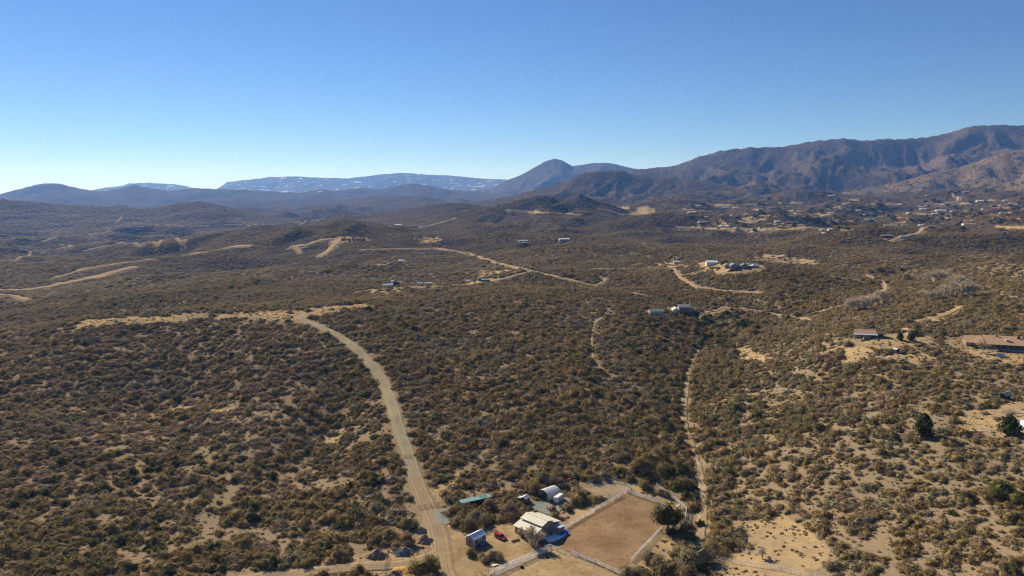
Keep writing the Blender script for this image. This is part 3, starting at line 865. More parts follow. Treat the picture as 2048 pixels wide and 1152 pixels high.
SHRUBS = [shrub_mesh('bush_a', 1, [M_OLIVE]), shrub_mesh('bush_b', 2, [M_OLIVE], h=.6), shrub_mesh('bush_c', 3, [M_GREYB], h=.62, ls=(.08, .22)),
          shrub_mesh('bush_d', 4, [M_SAGE], h=.66), shrub_mesh('bush_e', 5, [M_OLIVE], h=.8), shrub_mesh('bush_f', 6, [M_GREYB], h=.5, ls=(.08, .2)),
          shrub_mesh('bush_g', 7, [M_SAGE], h=.55), shrub_mesh('bush_h', 8, [M_RUST], h=.55, ls=(.08, .2)), shrub_mesh('bush_i', 9, [M_DARKG], h=.85),
          shrub_mesh('bush_j', 10, [M_GREEN], h=.55)]
SHRUB_WORD = ['olive', 'olive', 'grey-brown', 'grey-green', 'olive', 'grey-brown', 'grey-green', 'rusty', 'dark green', 'bright green']

def px_of(x, y, z):
    dep = y * CP - z * SP
    return 1024 + FPX * x / dep, 576 - FPX * (y * SP + z * CP) / dep

FENCES = [np.array([(q.x, q.y) for q in trace(px)]) for px in (
    [(1124, 1062), (1243, 992)], [(1254, 981), (1253, 986), (1290, 998), (1331, 1011)], [(1331, 1050), (1262, 1123)], [(1140, 1107), (1190, 1127), (1240, 1150)],
    [(978, 1151), (1040, 1123), (1099, 1096)], [(1101, 1096), (1128, 1109)], [(1313, 972), (1345, 997), (1373, 1021), (1370, 1040)],
    [(1422, 1121), (1500, 1132), (1560, 1141), (1640, 1160)], [(1172, 972), (1186, 966), (1207, 963), (1232, 964), (1250, 969), (1261, 978)])]

def footprints(x, y):
    """true where a plant may not stand"""
    bad = np.zeros(x.shape, bool)
    r = np.hypot(x, y)
    for arr in FENCES: bad |= seg_dist(x, y, arr, 8) < 3.2
    for arr, hw, key in PATHS:
        extra = {'main': 1.7, 'near': 2.2, 'side': 1.5, 'wash': 1.3}.get(key)
        if extra is None: extra = 1.0 + r * .0022 if key[:4] != 'foot' else .6 + r * .0012
        back = np.clip((r - 350) * .006, 0, 9)          # low ground in front of a track is kept open, as graders leave it
        d = seg_dist(x, y, arr, 40)
        bad |= d < hw + extra
        if key != 'wash': bad |= seg_dist(x, y + back, arr, 40) < hw + extra * .6
    return bad

def scatter(r0, r1, cell, seed, amax=R(41)):
    """jittered points in a fan, about one per cell square metres"""
    area = amax * (r1 * r1 - r0 * r0)
    n = int(area / cell)
    rg = np.random.default_rng(seed)
    rr = np.sqrt(rg.uniform(r0 * r0, r1 * r1, n)); aa = rg.uniform(-amax, amax, n)
    return rr * np.sin(aa), rr * np.cos(aa), rg

def thin(x, y, rad, grid):
    """drop points that crowd another one"""
    key = (np.floor(x / grid).astype(np.int64) * 1000003 + np.floor(y / grid).astype(np.int64))
    _, first = np.unique(key, return_index=True)
    return first

def plant_points(r0, r1, cell, seed, smin, smax, zs, gridc):
    x, y, rg = scatter(r0, r1, cell, seed)
    keep = thin(x, y, None, gridc); x, y = x[keep], y[keep]
    n = len(x)
    z = grid_z(x, y)
    u, v = px_of(x, y, z)
    # where the slope is thick and where it is open
    dens = .95 + .40 * fbm(x / 75, y / 75, 401, 4) + .28 * sstep(700, 1000, np.hypot(x, y)) + .12 * sstep(640, 700, u) * sstep(1380, 1340, u)
    right = sstep(1420, 1600, u) * sstep(640, 760, v)
    dens -= right * (-.06 + .12 * sstep(850, 1000, v))
    dens += .28 * sstep(1200, 1330, u) * sstep(1400, 1370, u) * sstep(650, 700, v)
    dens += .25 * sstep(1500, 1460, u) * sstep(1395, 1410, u) * sstep(650, 700, v)
    run = ridged(x / 24, y / 40, 301, 3)
    dens -= np.where(run > .80, .75, 0) * sstep(900, 650, np.hypot(x, y)) * (r1 < 1200) * (.75 + .5 * right)
    dens -= .25 * sstep(700, 950, v) * sstep(500, 200, np.abs(u - 560)) * sstep(.55, .75, run)
    dens += .12 * sstep(950, 1050, v) * (u < 800)
    hillm = LGi(x, y)
    ok = rg.uniform(0, 1, n) < dens
    ok &= ~footprints(x, y)
    ok &= (patch_mask(x, y) < .5) | (rg.uniform(0, 1, n) < np.where(v > 600, .04, .28)) & (v > 470) & (v < 900)
    for P in PATCH_XY[-len(CLEAR):]: ok &= ~in_poly(x, y, P)
    ok &= (hillm < 1) | (hillm <= 4)
    for bx_, by_, br in KEEP_OUT: ok &= np.hypot(x - bx_, y - by_) > br
    x, y, z, u, v = x[ok], y[ok], z[ok], u[ok], v[ok]
    n = len(x)
    size = smin + (smax - smin) * rg.beta(1.6, 3.0, n)
    size *= 1 - .10 * right[ok] + .2 * (dens[ok] > 1.05)
    zone = fbm(x / 48, y / 48, 88, 3)
    q = rg.uniform(0, 1, n) * .8 + .1 + zone * .8
    kind = np.select([q < .22, q < .42, q < .55, q < .72, q < .84, q < .93], [0, 1, 4, 2, 3, 5], 6)
    odd = rg.uniform(0, 1, n)
    kind = np.where(odd < .035, 7, kind); kind = np.where((odd > .980), 8, kind); kind = np.where((odd > .955) & (odd <= .965), 9, kind)
    lush = (np.abs(u - 1370) < 110) & (v > 600) & (rg.uniform(0, 1, n) < .18)
    kind = np.where(lush, np.where(odd > .5, 8, 4), kind)
    left = (u < 640) & (v > 640) & (v < 1000) & (rg.uniform(0, 1, n) < .45)
    kind = np.where(left, np.where(odd > .5, 2, 5), kind)
    gr = (u < 760) & (v > 900) & (rg.uniform(0, 1, n) < .35)
    kind = np.where(gr, np.where(odd > .7, 8, 0), kind)
    dry = (u > 1430) & (v > 640) & (rg.uniform(0, 1, n) < .5)
    kind = np.where(dry & (kind < 2), 3, kind)
    rz = rg.uniform(0, 6.283, n)
    sz = size * rg.uniform(.75, 1.15, n) * zs
    return dict(x=x, y=y, z=z, u=u, v=v, s=size, sz=sz, sy=size * rg.uniform(.7, 1.05, n), k=kind, r=rz)

def LGi(x, y):
    a = (np.arctan2(x, y) - AZ0) / (AZ1 - AZ0) * (NCOL - 1)
    r = (np.log(np.hypot(x, y)) - LR0) / DLR
    return LG[np.clip(r, 0, NROW - 1).astype(int), np.clip(a, 0, NCOL - 1).astype(int)]

KEEP_OUT = []
for u, v, br in [(948, 992, 5), (1052, 1003, 3), (1098, 992, 4), (1116, 1000, 5), (1075, 1058, 11), (952, 1085, 5), (966, 1090, 3), (1330, 1050, 3.5),
                 (1310, 628, 12), (1365, 625, 17), (1733, 675, 12), (1815, 672, 9), (1985, 690, 24), (2015, 690, 20), (1792, 703, 3), (776, 577, 15), (790, 577, 10), (846, 576, 15), (858, 575, 12), (970, 563, 10),
                 (2010, 795, 4), (2044, 855, 6), (849, 1075, 5), (838, 1060, 3), (807, 1100, 5), (750, 1110, 4.5), (1480, 534, 28), (1425, 527, 16), (1352, 527, 9),
                 (1512, 533, 9), (1845, 860, 5), (2018, 855, 5), (860, 1010, 8), (1136, 965, 2.5), (2012, 712, 4), (1430, 1118, 4), (1046, 484, 12), (1128, 480, 16),
                 (1072, 546, 5), (803, 524, 6), (840, 508, 7), (937, 564, 6)]:
    p = hit(u, v)
    if p is not None: KEEP_OUT.append((p.x, p.y, br))

near = plant_points(185, 900, 5.3, 11, 1.2, 5.0, .9, 2.4)
mid = plant_points(900, 2300, 15, 12, 2.0, 4.8, .58, 3.6)
farp = plant_points(2300, 4300, 95, 13, 3.5, 8.0, .38, 9.0)

def pick(d, m): return {k: a[m] for k, a in d.items()}

# the 300 bushes that show largest are things of their own
infr = (near['u'] > 4) & (near['u'] < 2044) & (near['v'] > 500) & (near['v'] < 1150)
app = np.where(infr, near['s'] / np.hypot(near['x'], near['y']), 0)
order = np.argsort(-app)
IND = order[:300]
rest = np.ones(len(app), bool); rest[IND] = False

MARKS = [((0, 1150), 'the bottom left corner'), ((110, 1000), 'the bare runnels at far left'), ((300, 1120), 'the long bare slope, bottom left'), ((430, 1140), 'the side road end'), ((250, 1010), 'the left hillside gaps'),
         ((560, 1100), 'the side road middle'), ((700, 1130), 'the side road by the heaps'), ((650, 1000), 'the pale gully floor'), ((500, 1020), 'the faint slanting trail'), ((752, 1108), 'the shaded soil heap'),
         ((807, 1098), 'the blue-grey gravel heap'), ((845, 1070), 'the two brown soil heaps'), ((858, 1125), 'the broad oak'), ((812, 912), 'the upper road gate'), ((860, 1010), 'the lower road gate'), ((780, 960), 'the road bank, left side'),
         ((900, 950), 'the road cut, right side'), ((950, 1000), 'the teal-roofed shed'), ((1050, 990), 'the tool shed'), ((1100, 980), 'the metal carport'), ((1215, 970), 'the round pen'), ((1280, 930), 'the three oaks above the pen'),
         ((1340, 1020), 'the tall dark tree'), ((1400, 1040), 'the lower wash'), ((1405, 950), 'the middle wash'), ((1300, 1120), 'the right arena fence'), ((1430, 1118), 'the white gate panel'), ((1540, 1080), 'the bare sandy opening'),
         ((1470, 1010), 'the thicket right of the wash'), ((1650, 1120), 'the thin pale rail fence'), ((1780, 1130), 'the bottom edge, right part'), ((1930, 1110), 'the yellow-green mat shrub'), ((1845, 850), 'the lone pointed juniper'),
         ((2005, 980), 'the bright green edge tree'), ((1750, 1000), 'the open tan slope'), ((1650, 960), 'the pale streaks right of the wash'), ((1900, 1020), 'the tan bank at far right'), ((2040, 1140), 'the bottom right corner')]
def bush_place(u, v):
    (mu, mv), nm = min(MARKS, key=lambda m: (m[0][0] - u) ** 2 + ((m[0][1] - v) * 1.5) ** 2)
    du, dv = u - mu, (v - mv) * 1.5
    if abs(du) + abs(dv) < 22: return 'right beside ' + nm
    if abs(du) > abs(dv): return ('just right of ' if du > 0 else 'just left of ') + nm
    return ('just below ' if dv > 0 else 'just above ') + nm

for i in IND:
    k = int(near['k'][i])
    o = bpy.data.objects.new('shrub', SHRUBS[k])
    C.objects.link(o)
    o.location = (near['x'][i], near['y'][i], near['z'][i] - .12)
    o.rotation_euler = (0, 0, near['r'][i])
    o.scale = (near['s'][i], near['sy'][i], near['sz'][i])
    pl = bush_place(near['u'][i], near['v'][i])
    big = 'large ' if near['s'][i] > 3.5 else ('small ' if near['s'][i] < 2.6 else '')
    big += 'tall ' if near['sz'][i] > near['s'][i] * 1.05 else ('flat ' if near['sz'][i] < near['s'][i] * .85 else '')
    tag(o, f'{big}{SHRUB_WORD[k]} rounded shrub {pl}', 'shrub', f'{big}{SHRUB_WORD[k]} shrubs {pl}')

def instancer(name, data, meshes, label, cat, sink=.12):
    """one object of countless plants: a point for each, a bush on each point"""
    n = len(data['x'])
    me = bpy.data.meshes.new(name)
    me.vertices.add(n)
    me.vertices.foreach_set('co', np.stack([data['x'], data['y'], data['z'] - sink], 1).astype(np.float32).ravel())
    a = me.attributes.new('size', 'FLOAT_VECTOR', 'POINT')
    a.data.foreach_set('vector', np.stack([data['s'], data['sy'], data['sz']], 1).astype(np.float32).ravel())
    a = me.attributes.new('turn', 'FLOAT_VECTOR', 'POINT')
    a.data.foreach_set('vector', np.stack([0 * data['r'], 0 * data['r'], data['r']], 1).astype(np.float32).ravel())
    a = me.attributes.new('kind', 'INT', 'POINT')
    a.data.foreach_set('value', data['k'].astype(np.int32))
    o = bpy.data.objects.new(name, me); C.objects.link(o)
    col = bpy.data.collections.new(name + '_kinds')          # not linked to the scene
    for q, ms in enumerate(meshes):
        po = bpy.data.objects.new(f'{name}_{chr(97 + q)}', ms); col.objects.link(po)
    ng = bpy.data.node_groups.new(name, 'GeometryNodeTree')
    ng.interface.new_socket('Geometry', in_out='INPUT', socket_type='NodeSocketGeometry')
    ng.interface.new_socket('Geometry', in_out='OUTPUT', socket_type='NodeSocketGeometry')
    gi = ng.nodes.new('NodeGroupInput'); go = ng.nodes.new('NodeGroupOutput')
    ip = ng.nodes.new('GeometryNodeInstanceOnPoints')
    ci = ng.nodes.new('GeometryNodeCollectionInfo'); ci.inputs['Collection'].default_value = col
    ci.inputs['Separate Children'].default_value = True; ci.inputs['Reset Children'].default_value = True
    def attr(nm, dt):
        t = ng.nodes.new('GeometryNodeInputNamedAttribute'); t.data_type = dt; t.inputs['Name'].default_value = nm
        return t.outputs[0]
    ng.links.new(gi.outputs[0], ip.inputs['Points'])
    ng.links.new(ci.outputs[0], ip.inputs['Instance'])
    ip.inputs['Pick Instance'].default_value = True
    ng.links.new(attr('kind', 'INT'), ip.inputs['Instance Index'])
    ng.links.new(attr('turn', 'FLOAT_VECTOR'), ip.inputs['Rotation'])
    ng.links.new(attr('size', 'FLOAT_VECTOR'), ip.inputs['Scale'])
    ng.links.new(ip.outputs[0], go.inputs[0])
    md = o.modifiers.new('plants', 'NODES'); md.node_group = ng
    tag(o, label, cat, kind='stuff')
    return o

allp = {k: np.concatenate([near[k][rest], mid[k], farp[k]]) for k in near}
instancer('chaparral_scrub', allp, SHRUBS, 'endless olive and brown chaparral covering the rolling hills', 'scrub')
print('PLANTS', len(near['x']), len(mid['x']), len(farp['x']))

# ------------------------------------------------------------------ painted things
WHITE = plain('white_paint', (.74, .73, .70), .5, .05)
WHITEM = plain('white_metal_roof', (.72, .74, .76), .35, .05, spec=.5)
GALV = plain('galvanised_steel', (.52, .53, .52), .42, .1, metal=.25, spec=.5)
CREAMROOF = plain('cream_metal_roof', (.68, .64, .50), .5, .07)
TEAL = plain('teal_green_paint', (.15, .28, .26), .5, .1)
TEALD = plain('dark_teal_paint', (.035, .105, .10), .6, .15)
GREENM = plain('green_metal', (.04, .22, .14), .5, .12)
TANWALL = plain('tan_board_wall', (.33, .265, .195), .85, .12, bump=.3)
BROWNWALL = plain('brown_board_wall', (.24, .175, .13), .85, .14, bump=.3)
MAUVE = plain('taupe_siding', (.31, .245, .215), .8, .08)
GREYW = plain('pale_grey_wall', (.40, .385, .355), .8, .06)
HOUSEW = plain('greige_wall', (.34, .31, .27), .8, .08)
CREAM = plain('cream_wall', (.48, .43, .34), .8, .06)
SHGREY = plain('grey_shingles', (.22, .21, .19), .9, .14, scale=2.5, bump=.5)
SHGREEN = plain('grey_green_shingles', (.22, .225, .175), .9, .12, scale=2.5, bump=.5)
SHBROWN = plain('rusty_brown_shingles', (.42, .265, .155), .9, .14, scale=1.5, bump=.5)
RUSTROOF = plain('rusty_orange_roof', (.38, .215, .12), .8, .16)
BLUEROOF = plain('blue_grey_metal_edge', (.42, .52, .60), .35, .08, spec=.5)
DKWOOD = plain('dark_brown_wood', (.06, .042, .032), .8, .15)
WOOD = plain('weathered_timber', (.26, .20, .15), .9, .15)
GLASS = plain('dark_window_glass', (.03, .04, .05), .12, .05, spec=.6)
BLACK = plain('black_rubber', (.02, .02, .02), .8, .1)
REDP = plain('red_car_paint', (.36, .022, .03), .28, .04, spec=.6)
REDB = plain('bright_red_machine_paint', (.55, .06, .025), .45, .08)
DKCAR = plain('dark_blue_grey_car_paint', (.05, .07, .09), .25, .05, spec=.6)
SILVER = plain('silver_car_paint', (.5, .5, .5), .3, .05, spec=.6)
CHROME = plain('bright_steel', (.6, .6, .6), .3, .05, metal=.8)
RUSTY = plain('rusty_pipe', (.16, .085, .05), .8, .2)
GREYP = plain('grey_pipe', (.36, .36, .35), .55, .1)
FENCEW = plain('white_rail_paint', (.84, .83, .80), .6, .08)
BLUET = plain('blue_tarp', (.015, .12, .72), .5, .1)
CONC = plain('concrete', (.45, .42, .37), .9, .08)
YEL = plain('yellow_paint', (.6, .48, .08), .5, .08)
GREYTARP = plain('grey_tarp', (.14, .15, .17), .7, .1)
DIRTP = dirt('piled_brown_soil', (.24, .165, .10), (.33, .24, .15))
GRAVP = dirt('piled_blue_grey_gravel', (.15, .165, .16), (.22, .235, .22), (.32, .33, .31))
ORSOIL = dirt('piled_orange_soil', (.42, .23, .07), (.50, .30, .10), (.5, .36, .16))
ROCKM = dirt('pale_rock', (.36, .29, .21), (.48, .40, .30), (.58, .50, .40))
ms_, nts_, bs_ = nodes_mat('old_snow')
bs_.inputs['Base Color'].default_value = (.80, .83, .88, 1); bs_.inputs['Roughness'].default_value = .6
bs_.inputs['Subsurface Weight'].default_value = .2
SNOW = ms_

class MB:
    """collects boxes, bars, slabs and tubes; build() links them as one mesh object"""
    def __init__(s): s.v = []; s.f = []; s.m = []; s.mats = []
    def mi(s, mat):
        if mat not in s.mats: s.mats.append(mat)
        return s.mats.index(mat)
    def add(s, V, F, mat=0):
        b = len(s.v); s.v += [tuple(p) for p in V]; s.f += [tuple(b + i for i in f) for f in F]; s.m += [mat] * len(F)
    def box(s, x0, x1, y0, y1, z0, z1, mat=0):
        V = [(x, y, z) for z in (z0, z1) for y in (y0, y1) for x in (x0, x1)]
        s.add(V, [(0, 2, 3, 1), (4, 5, 7, 6), (0, 1, 5, 4), (2, 6, 7, 3), (0, 4, 6, 2), (1, 3, 7, 5)], mat)
        return s
    def slab(s, p0, p1, q1, q0, t, mat=0):
        """a sheet through four corners, t thick downwards"""
        V = [Vector(p) for p in (p0, p1, q1, q0)]; V += [p - Vector((0, 0, t)) for p in V]
        s.add(V, [(0, 1, 2, 3), (7, 6, 5, 4), (0, 4, 5, 1), (1, 5, 6, 2), (2, 6, 7, 3), (3, 7, 4, 0)], mat)
        return s
    def bar(s, a, b, w, h=None, mat=0, n=4):
        a = Vector(a); b = Vector(b); h = h or w
        d = (b - a).normalized(); up = Vector((0, 0, 1)) if abs(d.z) < .95 else Vector((1, 0, 0))
        sx = d.cross(up).normalized(); sy = sx.cross(d)
        ring = [(math.cos(2 * math.pi * (k + .5) / n), math.sin(2 * math.pi * (k + .5) / n)) for k in range(n)]
        f = 1 / math.cos(math.pi / n)
        V = [p + sx * (cx * w / 2 * f) + sy * (cy * h / 2 * f) for p in (a, b) for cx, cy in ring]
        F = [(k, (k + 1) % n, n + (k + 1) % n, n + k) for k in range(n)] + [tuple(range(n - 1, -1, -1)), tuple(range(n, 2 * n))]
        s.add(V, F, mat); return s
    def prism(s, prof, y0, y1, mat=0):
        """profile in x,z run along y"""
        n = len(prof)
        V = [(x, y0, z) for x, z in prof] + [(x, y1, z) for x, z in prof]
        F = [(k, (k + 1) % n, n + (k + 1) % n, n + k) for k in range(n)] + [tuple(range(n - 1, -1, -1)), tuple(range(n, 2 * n))]
        s.add(V, F, mat); return s
    def build(s, name, mat, parent=None, smooth=False):
        me = bpy.data.meshes.new(name); me.from_pydata(s.v, [], s.f)
        bm = bmesh.new(); bm.from_mesh(me); bmesh.ops.recalc_face_normals(bm, faces=bm.faces); bm.to_mesh(me); bm.free()
        me.materials.append(mat)
        if smooth: me.polygons.foreach_set('use_smooth', [True] * len(me.polygons))
        me.update()
        o = bpy.data.objects.new(name, me); C.objects.link(o)
        if parent: o.parent = parent
        return o

def thing(name, label, cat, u, v, rz=0, group=None, at=None, dz=0):
    p = at if at is not None else hit(u, v)
    o = bpy.data.objects.new(name, None); C.objects.link(o)
    o.empty_display_size = .5
    o.location = (p.x, p.y, p.z + dz); o.rotation_euler = (0, 0, rz)
    return tag(o, label, cat, group)

def window(par, x, y, z, w, h, side, frame=WHITE):
    """a framed pane standing 4 cm proud of a wall; side is the axis it faces"""
    d = .05
    f = MB(); g = MB()
    sx = 1 if side[0] == '+' else -1
    def bx(mb, a0, a1, z0, z1, t0, t1):
        if side[1] == 'y': mb.box(x + a0, x + a1, *(sorted((y + sx * t0, y + sx * t1))), z + z0, z + z1)
        else: mb.box(*(sorted((x + sx * t0, x + sx * t1))), y + a0, y + a1, z + z0, z + z1)
    e = .13
    for a0, a1, z0, z1 in ((-w / 2, w / 2, h / 2 - e, h / 2), (-w / 2, w / 2, -h / 2, -h / 2 + e), (-w / 2, -w / 2 + e, -h / 2 + e, h / 2 - e), (w / 2 - e, w / 2, -h / 2 + e, h / 2 - e)):
        bx(f, a0, a1, z0, z1, .003, .09)
    bx(g, -w / 2 + e, w / 2 - e, -h / 2 + e, h / 2 - e, .003, .04)
    o = f.build('window', frame, par)
    g.build('pane', GLASS, o)
    return o

def gable_walls(W, L, H, RH, base=-.8):
    """walls of a gabled block; ridge runs along y"""
    return MB().prism([(-W / 2, base), (W / 2, base), (W / 2, H), (0, H + RH), (-W / 2, H)], -L / 2, L / 2)

def gable_roof(W, L, H, RH, over=.35, t=.12, ribs=0.0):
    m = MB(); s = RH / (W / 2); ez = H - s * over
    for sg in (-1, 1):
        m.slab((0, -L / 2 - over, H + RH + t), (sg * (W / 2 + over), -L / 2 - over, ez + t), (sg * (W / 2 + over), L / 2 + over, ez + t), (0, L / 2 + over, H + RH + t), t)
        if ribs:
            y = -L / 2 - over + ribs / 2
            while y < L / 2 + over:
                m.bar((sg * .02, y, H + RH + t + .02), (sg * (W / 2 + over), y, ez + t + .02), .06, .05); y += ribs
    m.bar((0, -L / 2 - over - .02, H + RH + t + .02), (0, L / 2 + over + .02, H + RH + t + .02), .22, .06)
    return m

def simple_house(u, v, L, W, H, RH, rz, wall, roof, name, label, cat='house', nwin=0, group=None, chimney=False, door=True, over=.4, dz=0):
    """ridge along local x"""
    t = thing(name, label, cat, u, v, rz + math.pi / 2, group, dz=dz)
    gable_walls(W, L, H, RH, -1.2).build('wall', wall, t)
    r = gable_roof(W, L, H, RH, over).build('roof', roof, t)
    if chimney: MB().box(-.35, .35, L * .2, L * .2 + .7, H, H + RH + .7).build('chimney', BROWNWALL, r)
    for k in range(nwin):
        y = -L / 2 + L * (k + .5) / nwin
        window(t, W / 2, y, 1.5, 1.3, 1.1, '+x')
        window(t, -W / 2, y, 1.5, 1.3, 1.1, '-x')
    if nwin: window(t, 0, -L / 2, 1.5, 1.2, 1.1, '-y')
    if door and nwin: MB().box(W / 2 + .003, W / 2 + .06, -L / 2 + L * .5 / nwin + 1.1, -L / 2 + L * .5 / nwin + 2.0, 0, 2.05).build('door', DKWOOD, t)
    return t

# ---- the gabled barn with a raised centre roof
t = thing('barn', 'tan barn with cream raised-centre metal roof beside the white rail arena', 'barn', 1074, 1061, math.atan2(.67, -.74) + math.pi / 2 + math.pi)
Lb, Wb = 9.6, 13.2
MB().prism([(-Wb / 2, -.6), (Wb / 2, -.6), (Wb / 2, 2.75), (2.9, 3.7), (2.9, 4.35), (0, 5.15), (-2.9, 4.35), (-2.9, 3.7), (-Wb / 2, 2.75)], -Lb / 2, Lb / 2).build('wall', TANWALL, t)
r = MB()
for sg in (-1, 1):
    r.slab((0, -Lb / 2 - .4, 5.32), (sg * 3.35, -Lb / 2 - .4, 4.40), (sg * 3.35, Lb / 2 + .4, 4.40), (0, Lb / 2 + .4, 5.32), .1)
    r.slab((sg * 2.93, -Lb / 2 - .5, 3.86), (sg * (Wb / 2 + .55), -Lb / 2 - .5, 2.82), (sg * (Wb / 2 + .55), Lb / 2 + .5, 2.82), (sg * 2.93, Lb / 2 + .5, 3.86), .1)
    y = -Lb / 2 - .4
    while y < Lb / 2 + .45:
        r.bar((sg * .03, y, 5.34), (sg * 3.33, y, 4.43), .07, .05); r.bar((sg * 2.95, y, 3.88), (sg * (Wb / 2 + .53), y, 2.85), .07, .05); y += .92
r.bar((0, -Lb / 2 - .42, 5.36), (0, Lb / 2 + .42, 5.36), .3, .07)
r.build('roof', CREAMROOF, t)
MB().box(-1.7, 1.7, -Lb / 2 - .06, -Lb / 2 - .004, 0, 2.9).build('door', BROWNWALL, t)
for x in (-4.6, 4.2): window(t, x, -Lb / 2, 1.7, 1.1, .9, '-y')
w_ = MB()
x = -Wb / 2
while x < Wb / 2:
    if abs(x) > 1.75: w_.bar((x, -Lb / 2 - .03, 0), (x, -Lb / 2 - .03, 2.75 + max(0, (Wb / 2 - abs(x)) * .25)), .05)
    x += .6
w_.build('batten', BROWNWALL, t)
barn = t
# lean-to at the gable
M4 = Matrix.Translation(t.location) @ Matrix.Rotation(t.rotation_euler.z, 4, 'Z')
def by_barn(x, y):
    p = M4 @ Vector((x, y, 0)); return Vector((p.x, p.y, float(grid_z(p.x, p.y))))

def face_sign():
    a = by_barn(0, -8); b = by_barn(0, 8)
    return -1 if a.y < b.y else 1
sgn = face_sign()
# side of the barn towards the arena (picture right)
right_x = 1 if by_barn(6, 0).x > by_barn(-6, 0).x else -1
p = by_barn(right_x * 4.3, sgn * (Lb / 2 + 1.6))
t = thing('lean_to_shed', 'small blue-grey lean-to shed against the barn gable', 'shed', 0, 0, barn.rotation_euler.z, at=p)
MB().prism([(-1.7, -.4), (1.7, -.4), (1.7, 2.15), (-1.7, 2.5)], -1.5, 1.5).build('wall', TANWALL, t)
MB().slab((-1.9, -1.7, 2.68), (1.9, -1.7, 2.28), (1.9, 1.7, 2.28), (-1.9, 1.7, 2.68), .08).build('roof', GALV, t)
MB().box(-.6, .5, sgn * 1.505 if sgn > 0 else -1.56, 1.56 if sgn > 0 else -1.505, 0, 1.95).build('door', BROWNWALL, t)

# snow left lying in the barn's shade
def mound(name, label, cat, u, v, rx_, ry_, h, mat, seed, at=None, rz=0, sharp=1.0, kind=None, drop=.05):
    p = at if at is not None else hit(u, v)
    n = 34
    V = []; F = []
    for i in range(n + 1):
        for j in range(n + 1):
            a = (i / n * 2 - 1); b = (j / n * 2 - 1)
            x = a * rx_ * 1.15; y = b * ry_ * 1.15
            X = p.x + x * math.cos(rz) - y * math.sin(rz); Yy = p.y + x * math.sin(rz) + y * math.cos(rz)
            V.append((x, y, X, Yy))
    V = np.array(V)
    rr = np.hypot(V[:, 0] / rx_, V[:, 1] / ry_) * (1 + .20 * pnoise(V[:, 2] / (rx_ * .55), V[:, 3] / (rx_ * .55), seed) + .08 * pnoise(V[:, 2] / (rx_ * .18), V[:, 3] / (rx_ * .18), seed + 1))
    z = h * np.clip(1 - rr, -.2, 1) ** 1 if False else h * np.clip(1 - rr ** sharp, -.25, 1)
    z = z * (1 + .30 * pnoise(V[:, 2] / (rx_ * .35), V[:, 3] / (rx_ * .35), seed + 2)) + .05 * pnoise(V[:, 2] / .4, V[:, 3] / .4, seed + 3)
    zz = grid_z(V[:, 2], V[:, 3]) - p.z + z + (.04 if h < .6 else 0)
    idx = np.arange((n + 1) ** 2).reshape(n + 1, n + 1)
    keep = (z > -.12 * max(h, .5))
    F = np.stack([idx[:-1, :-1], idx[1:, :-1], idx[1:, 1:], idx[:-1, 1:]], -1).reshape(-1, 4)
    F = F[keep[F].all(1)]
    used = np.unique(F); remap = np.full(len(V), -1); remap[used] = np.arange(len(used))
    o = mesh_np(name, np.stack([V[used, 0], V[used, 1], zz[used]], 1), remap[F], mat, smooth=True)
    o.location = p; o.rotation_euler = (0, 0, rz)
    return tag(o, label, cat, kind=kind)
mound('snow_patch', 'old snow bank lying in the shade of the barn gable', 'snow', 0, 0, 6.2, 3.2, .35, SNOW, 3, at=by_barn(right_x * .8, sgn * (Lb / 2 + 3.2)), rz=barn.rotation_euler.z)
p = by_barn(right_x * 4.6, sgn * (Lb / 2 + 3.6))
o = MB()
for k in range(6):
    for j in range(4):
        x, y = -1.7 + k * .56, -.6 + j * .36
        o.slab((x, y, .38 + .10 * math.sin(k * 2.1 + j)), (x + .56, y, .38 + .10 * math.sin((k + 1) * 2.1 + j)), (x + .56, y + .36, .36 + .1 * math.sin((k + 1) * 2.1 + j + 1)), (x, y + .36, .36 + .10 * math.sin(k * 2.1 + j + 1)), .03)
o.box(-1.5, 1.5, -.4, .6, -.1, .24)
o = o.build('blue_tarp', BLUET); o.location = p; o.rotation_euler = (0, 0, barn.rotation_euler.z)
o.scale = (1.35, 1.6, 1.2)
tag(o, 'bright blue tarp over a low stack beside the lean-to', 'tarp')

# ---- taupe cabin with white trim
rzc = math.atan2(.75, .65) - math.pi / 2
t = thing('cabin', 'small taupe cabin with white metal gable roof and white corner trim', 'cabin', 952, 1086, rzc)
Wc, Lc, Hc = 3.8, 6.0, 2.9
gable_walls(Wc, Lc, Hc, 1.05, -.5).build('wall', MAUVE, t)
gable_roof(Wc, Lc, Hc, 1.05, .25, .08, .9).build('roof', WHITEM, t)
for sx in (-1, 1):
    for sy in (-1, 1):
        MB().box(sx * Wc / 2 - .07, sx * Wc / 2 + .07, sy * Lc / 2 - .07, sy * Lc / 2 + .07, -.3, Hc - .1).build('corner_trim', WHITE, t)
window(t, Wc / 2, .1, 1.65, .8, 1.3, '+x')
window(t, Wc / 2, 1.9, 1.85, .6, .7, '+x', DKWOOD); window(t, Wc / 2, -1.7, 1.85, .6, .7, '+x', DKWOOD)
window(t, 0, -Lc / 2, 1.7, .7, .8, '-y', DKWOOD)
MB().box(-.45, .45, Lc / 2 + .004, Lc / 2 + .06, 0, 2.05).build('door', WHITE, t)
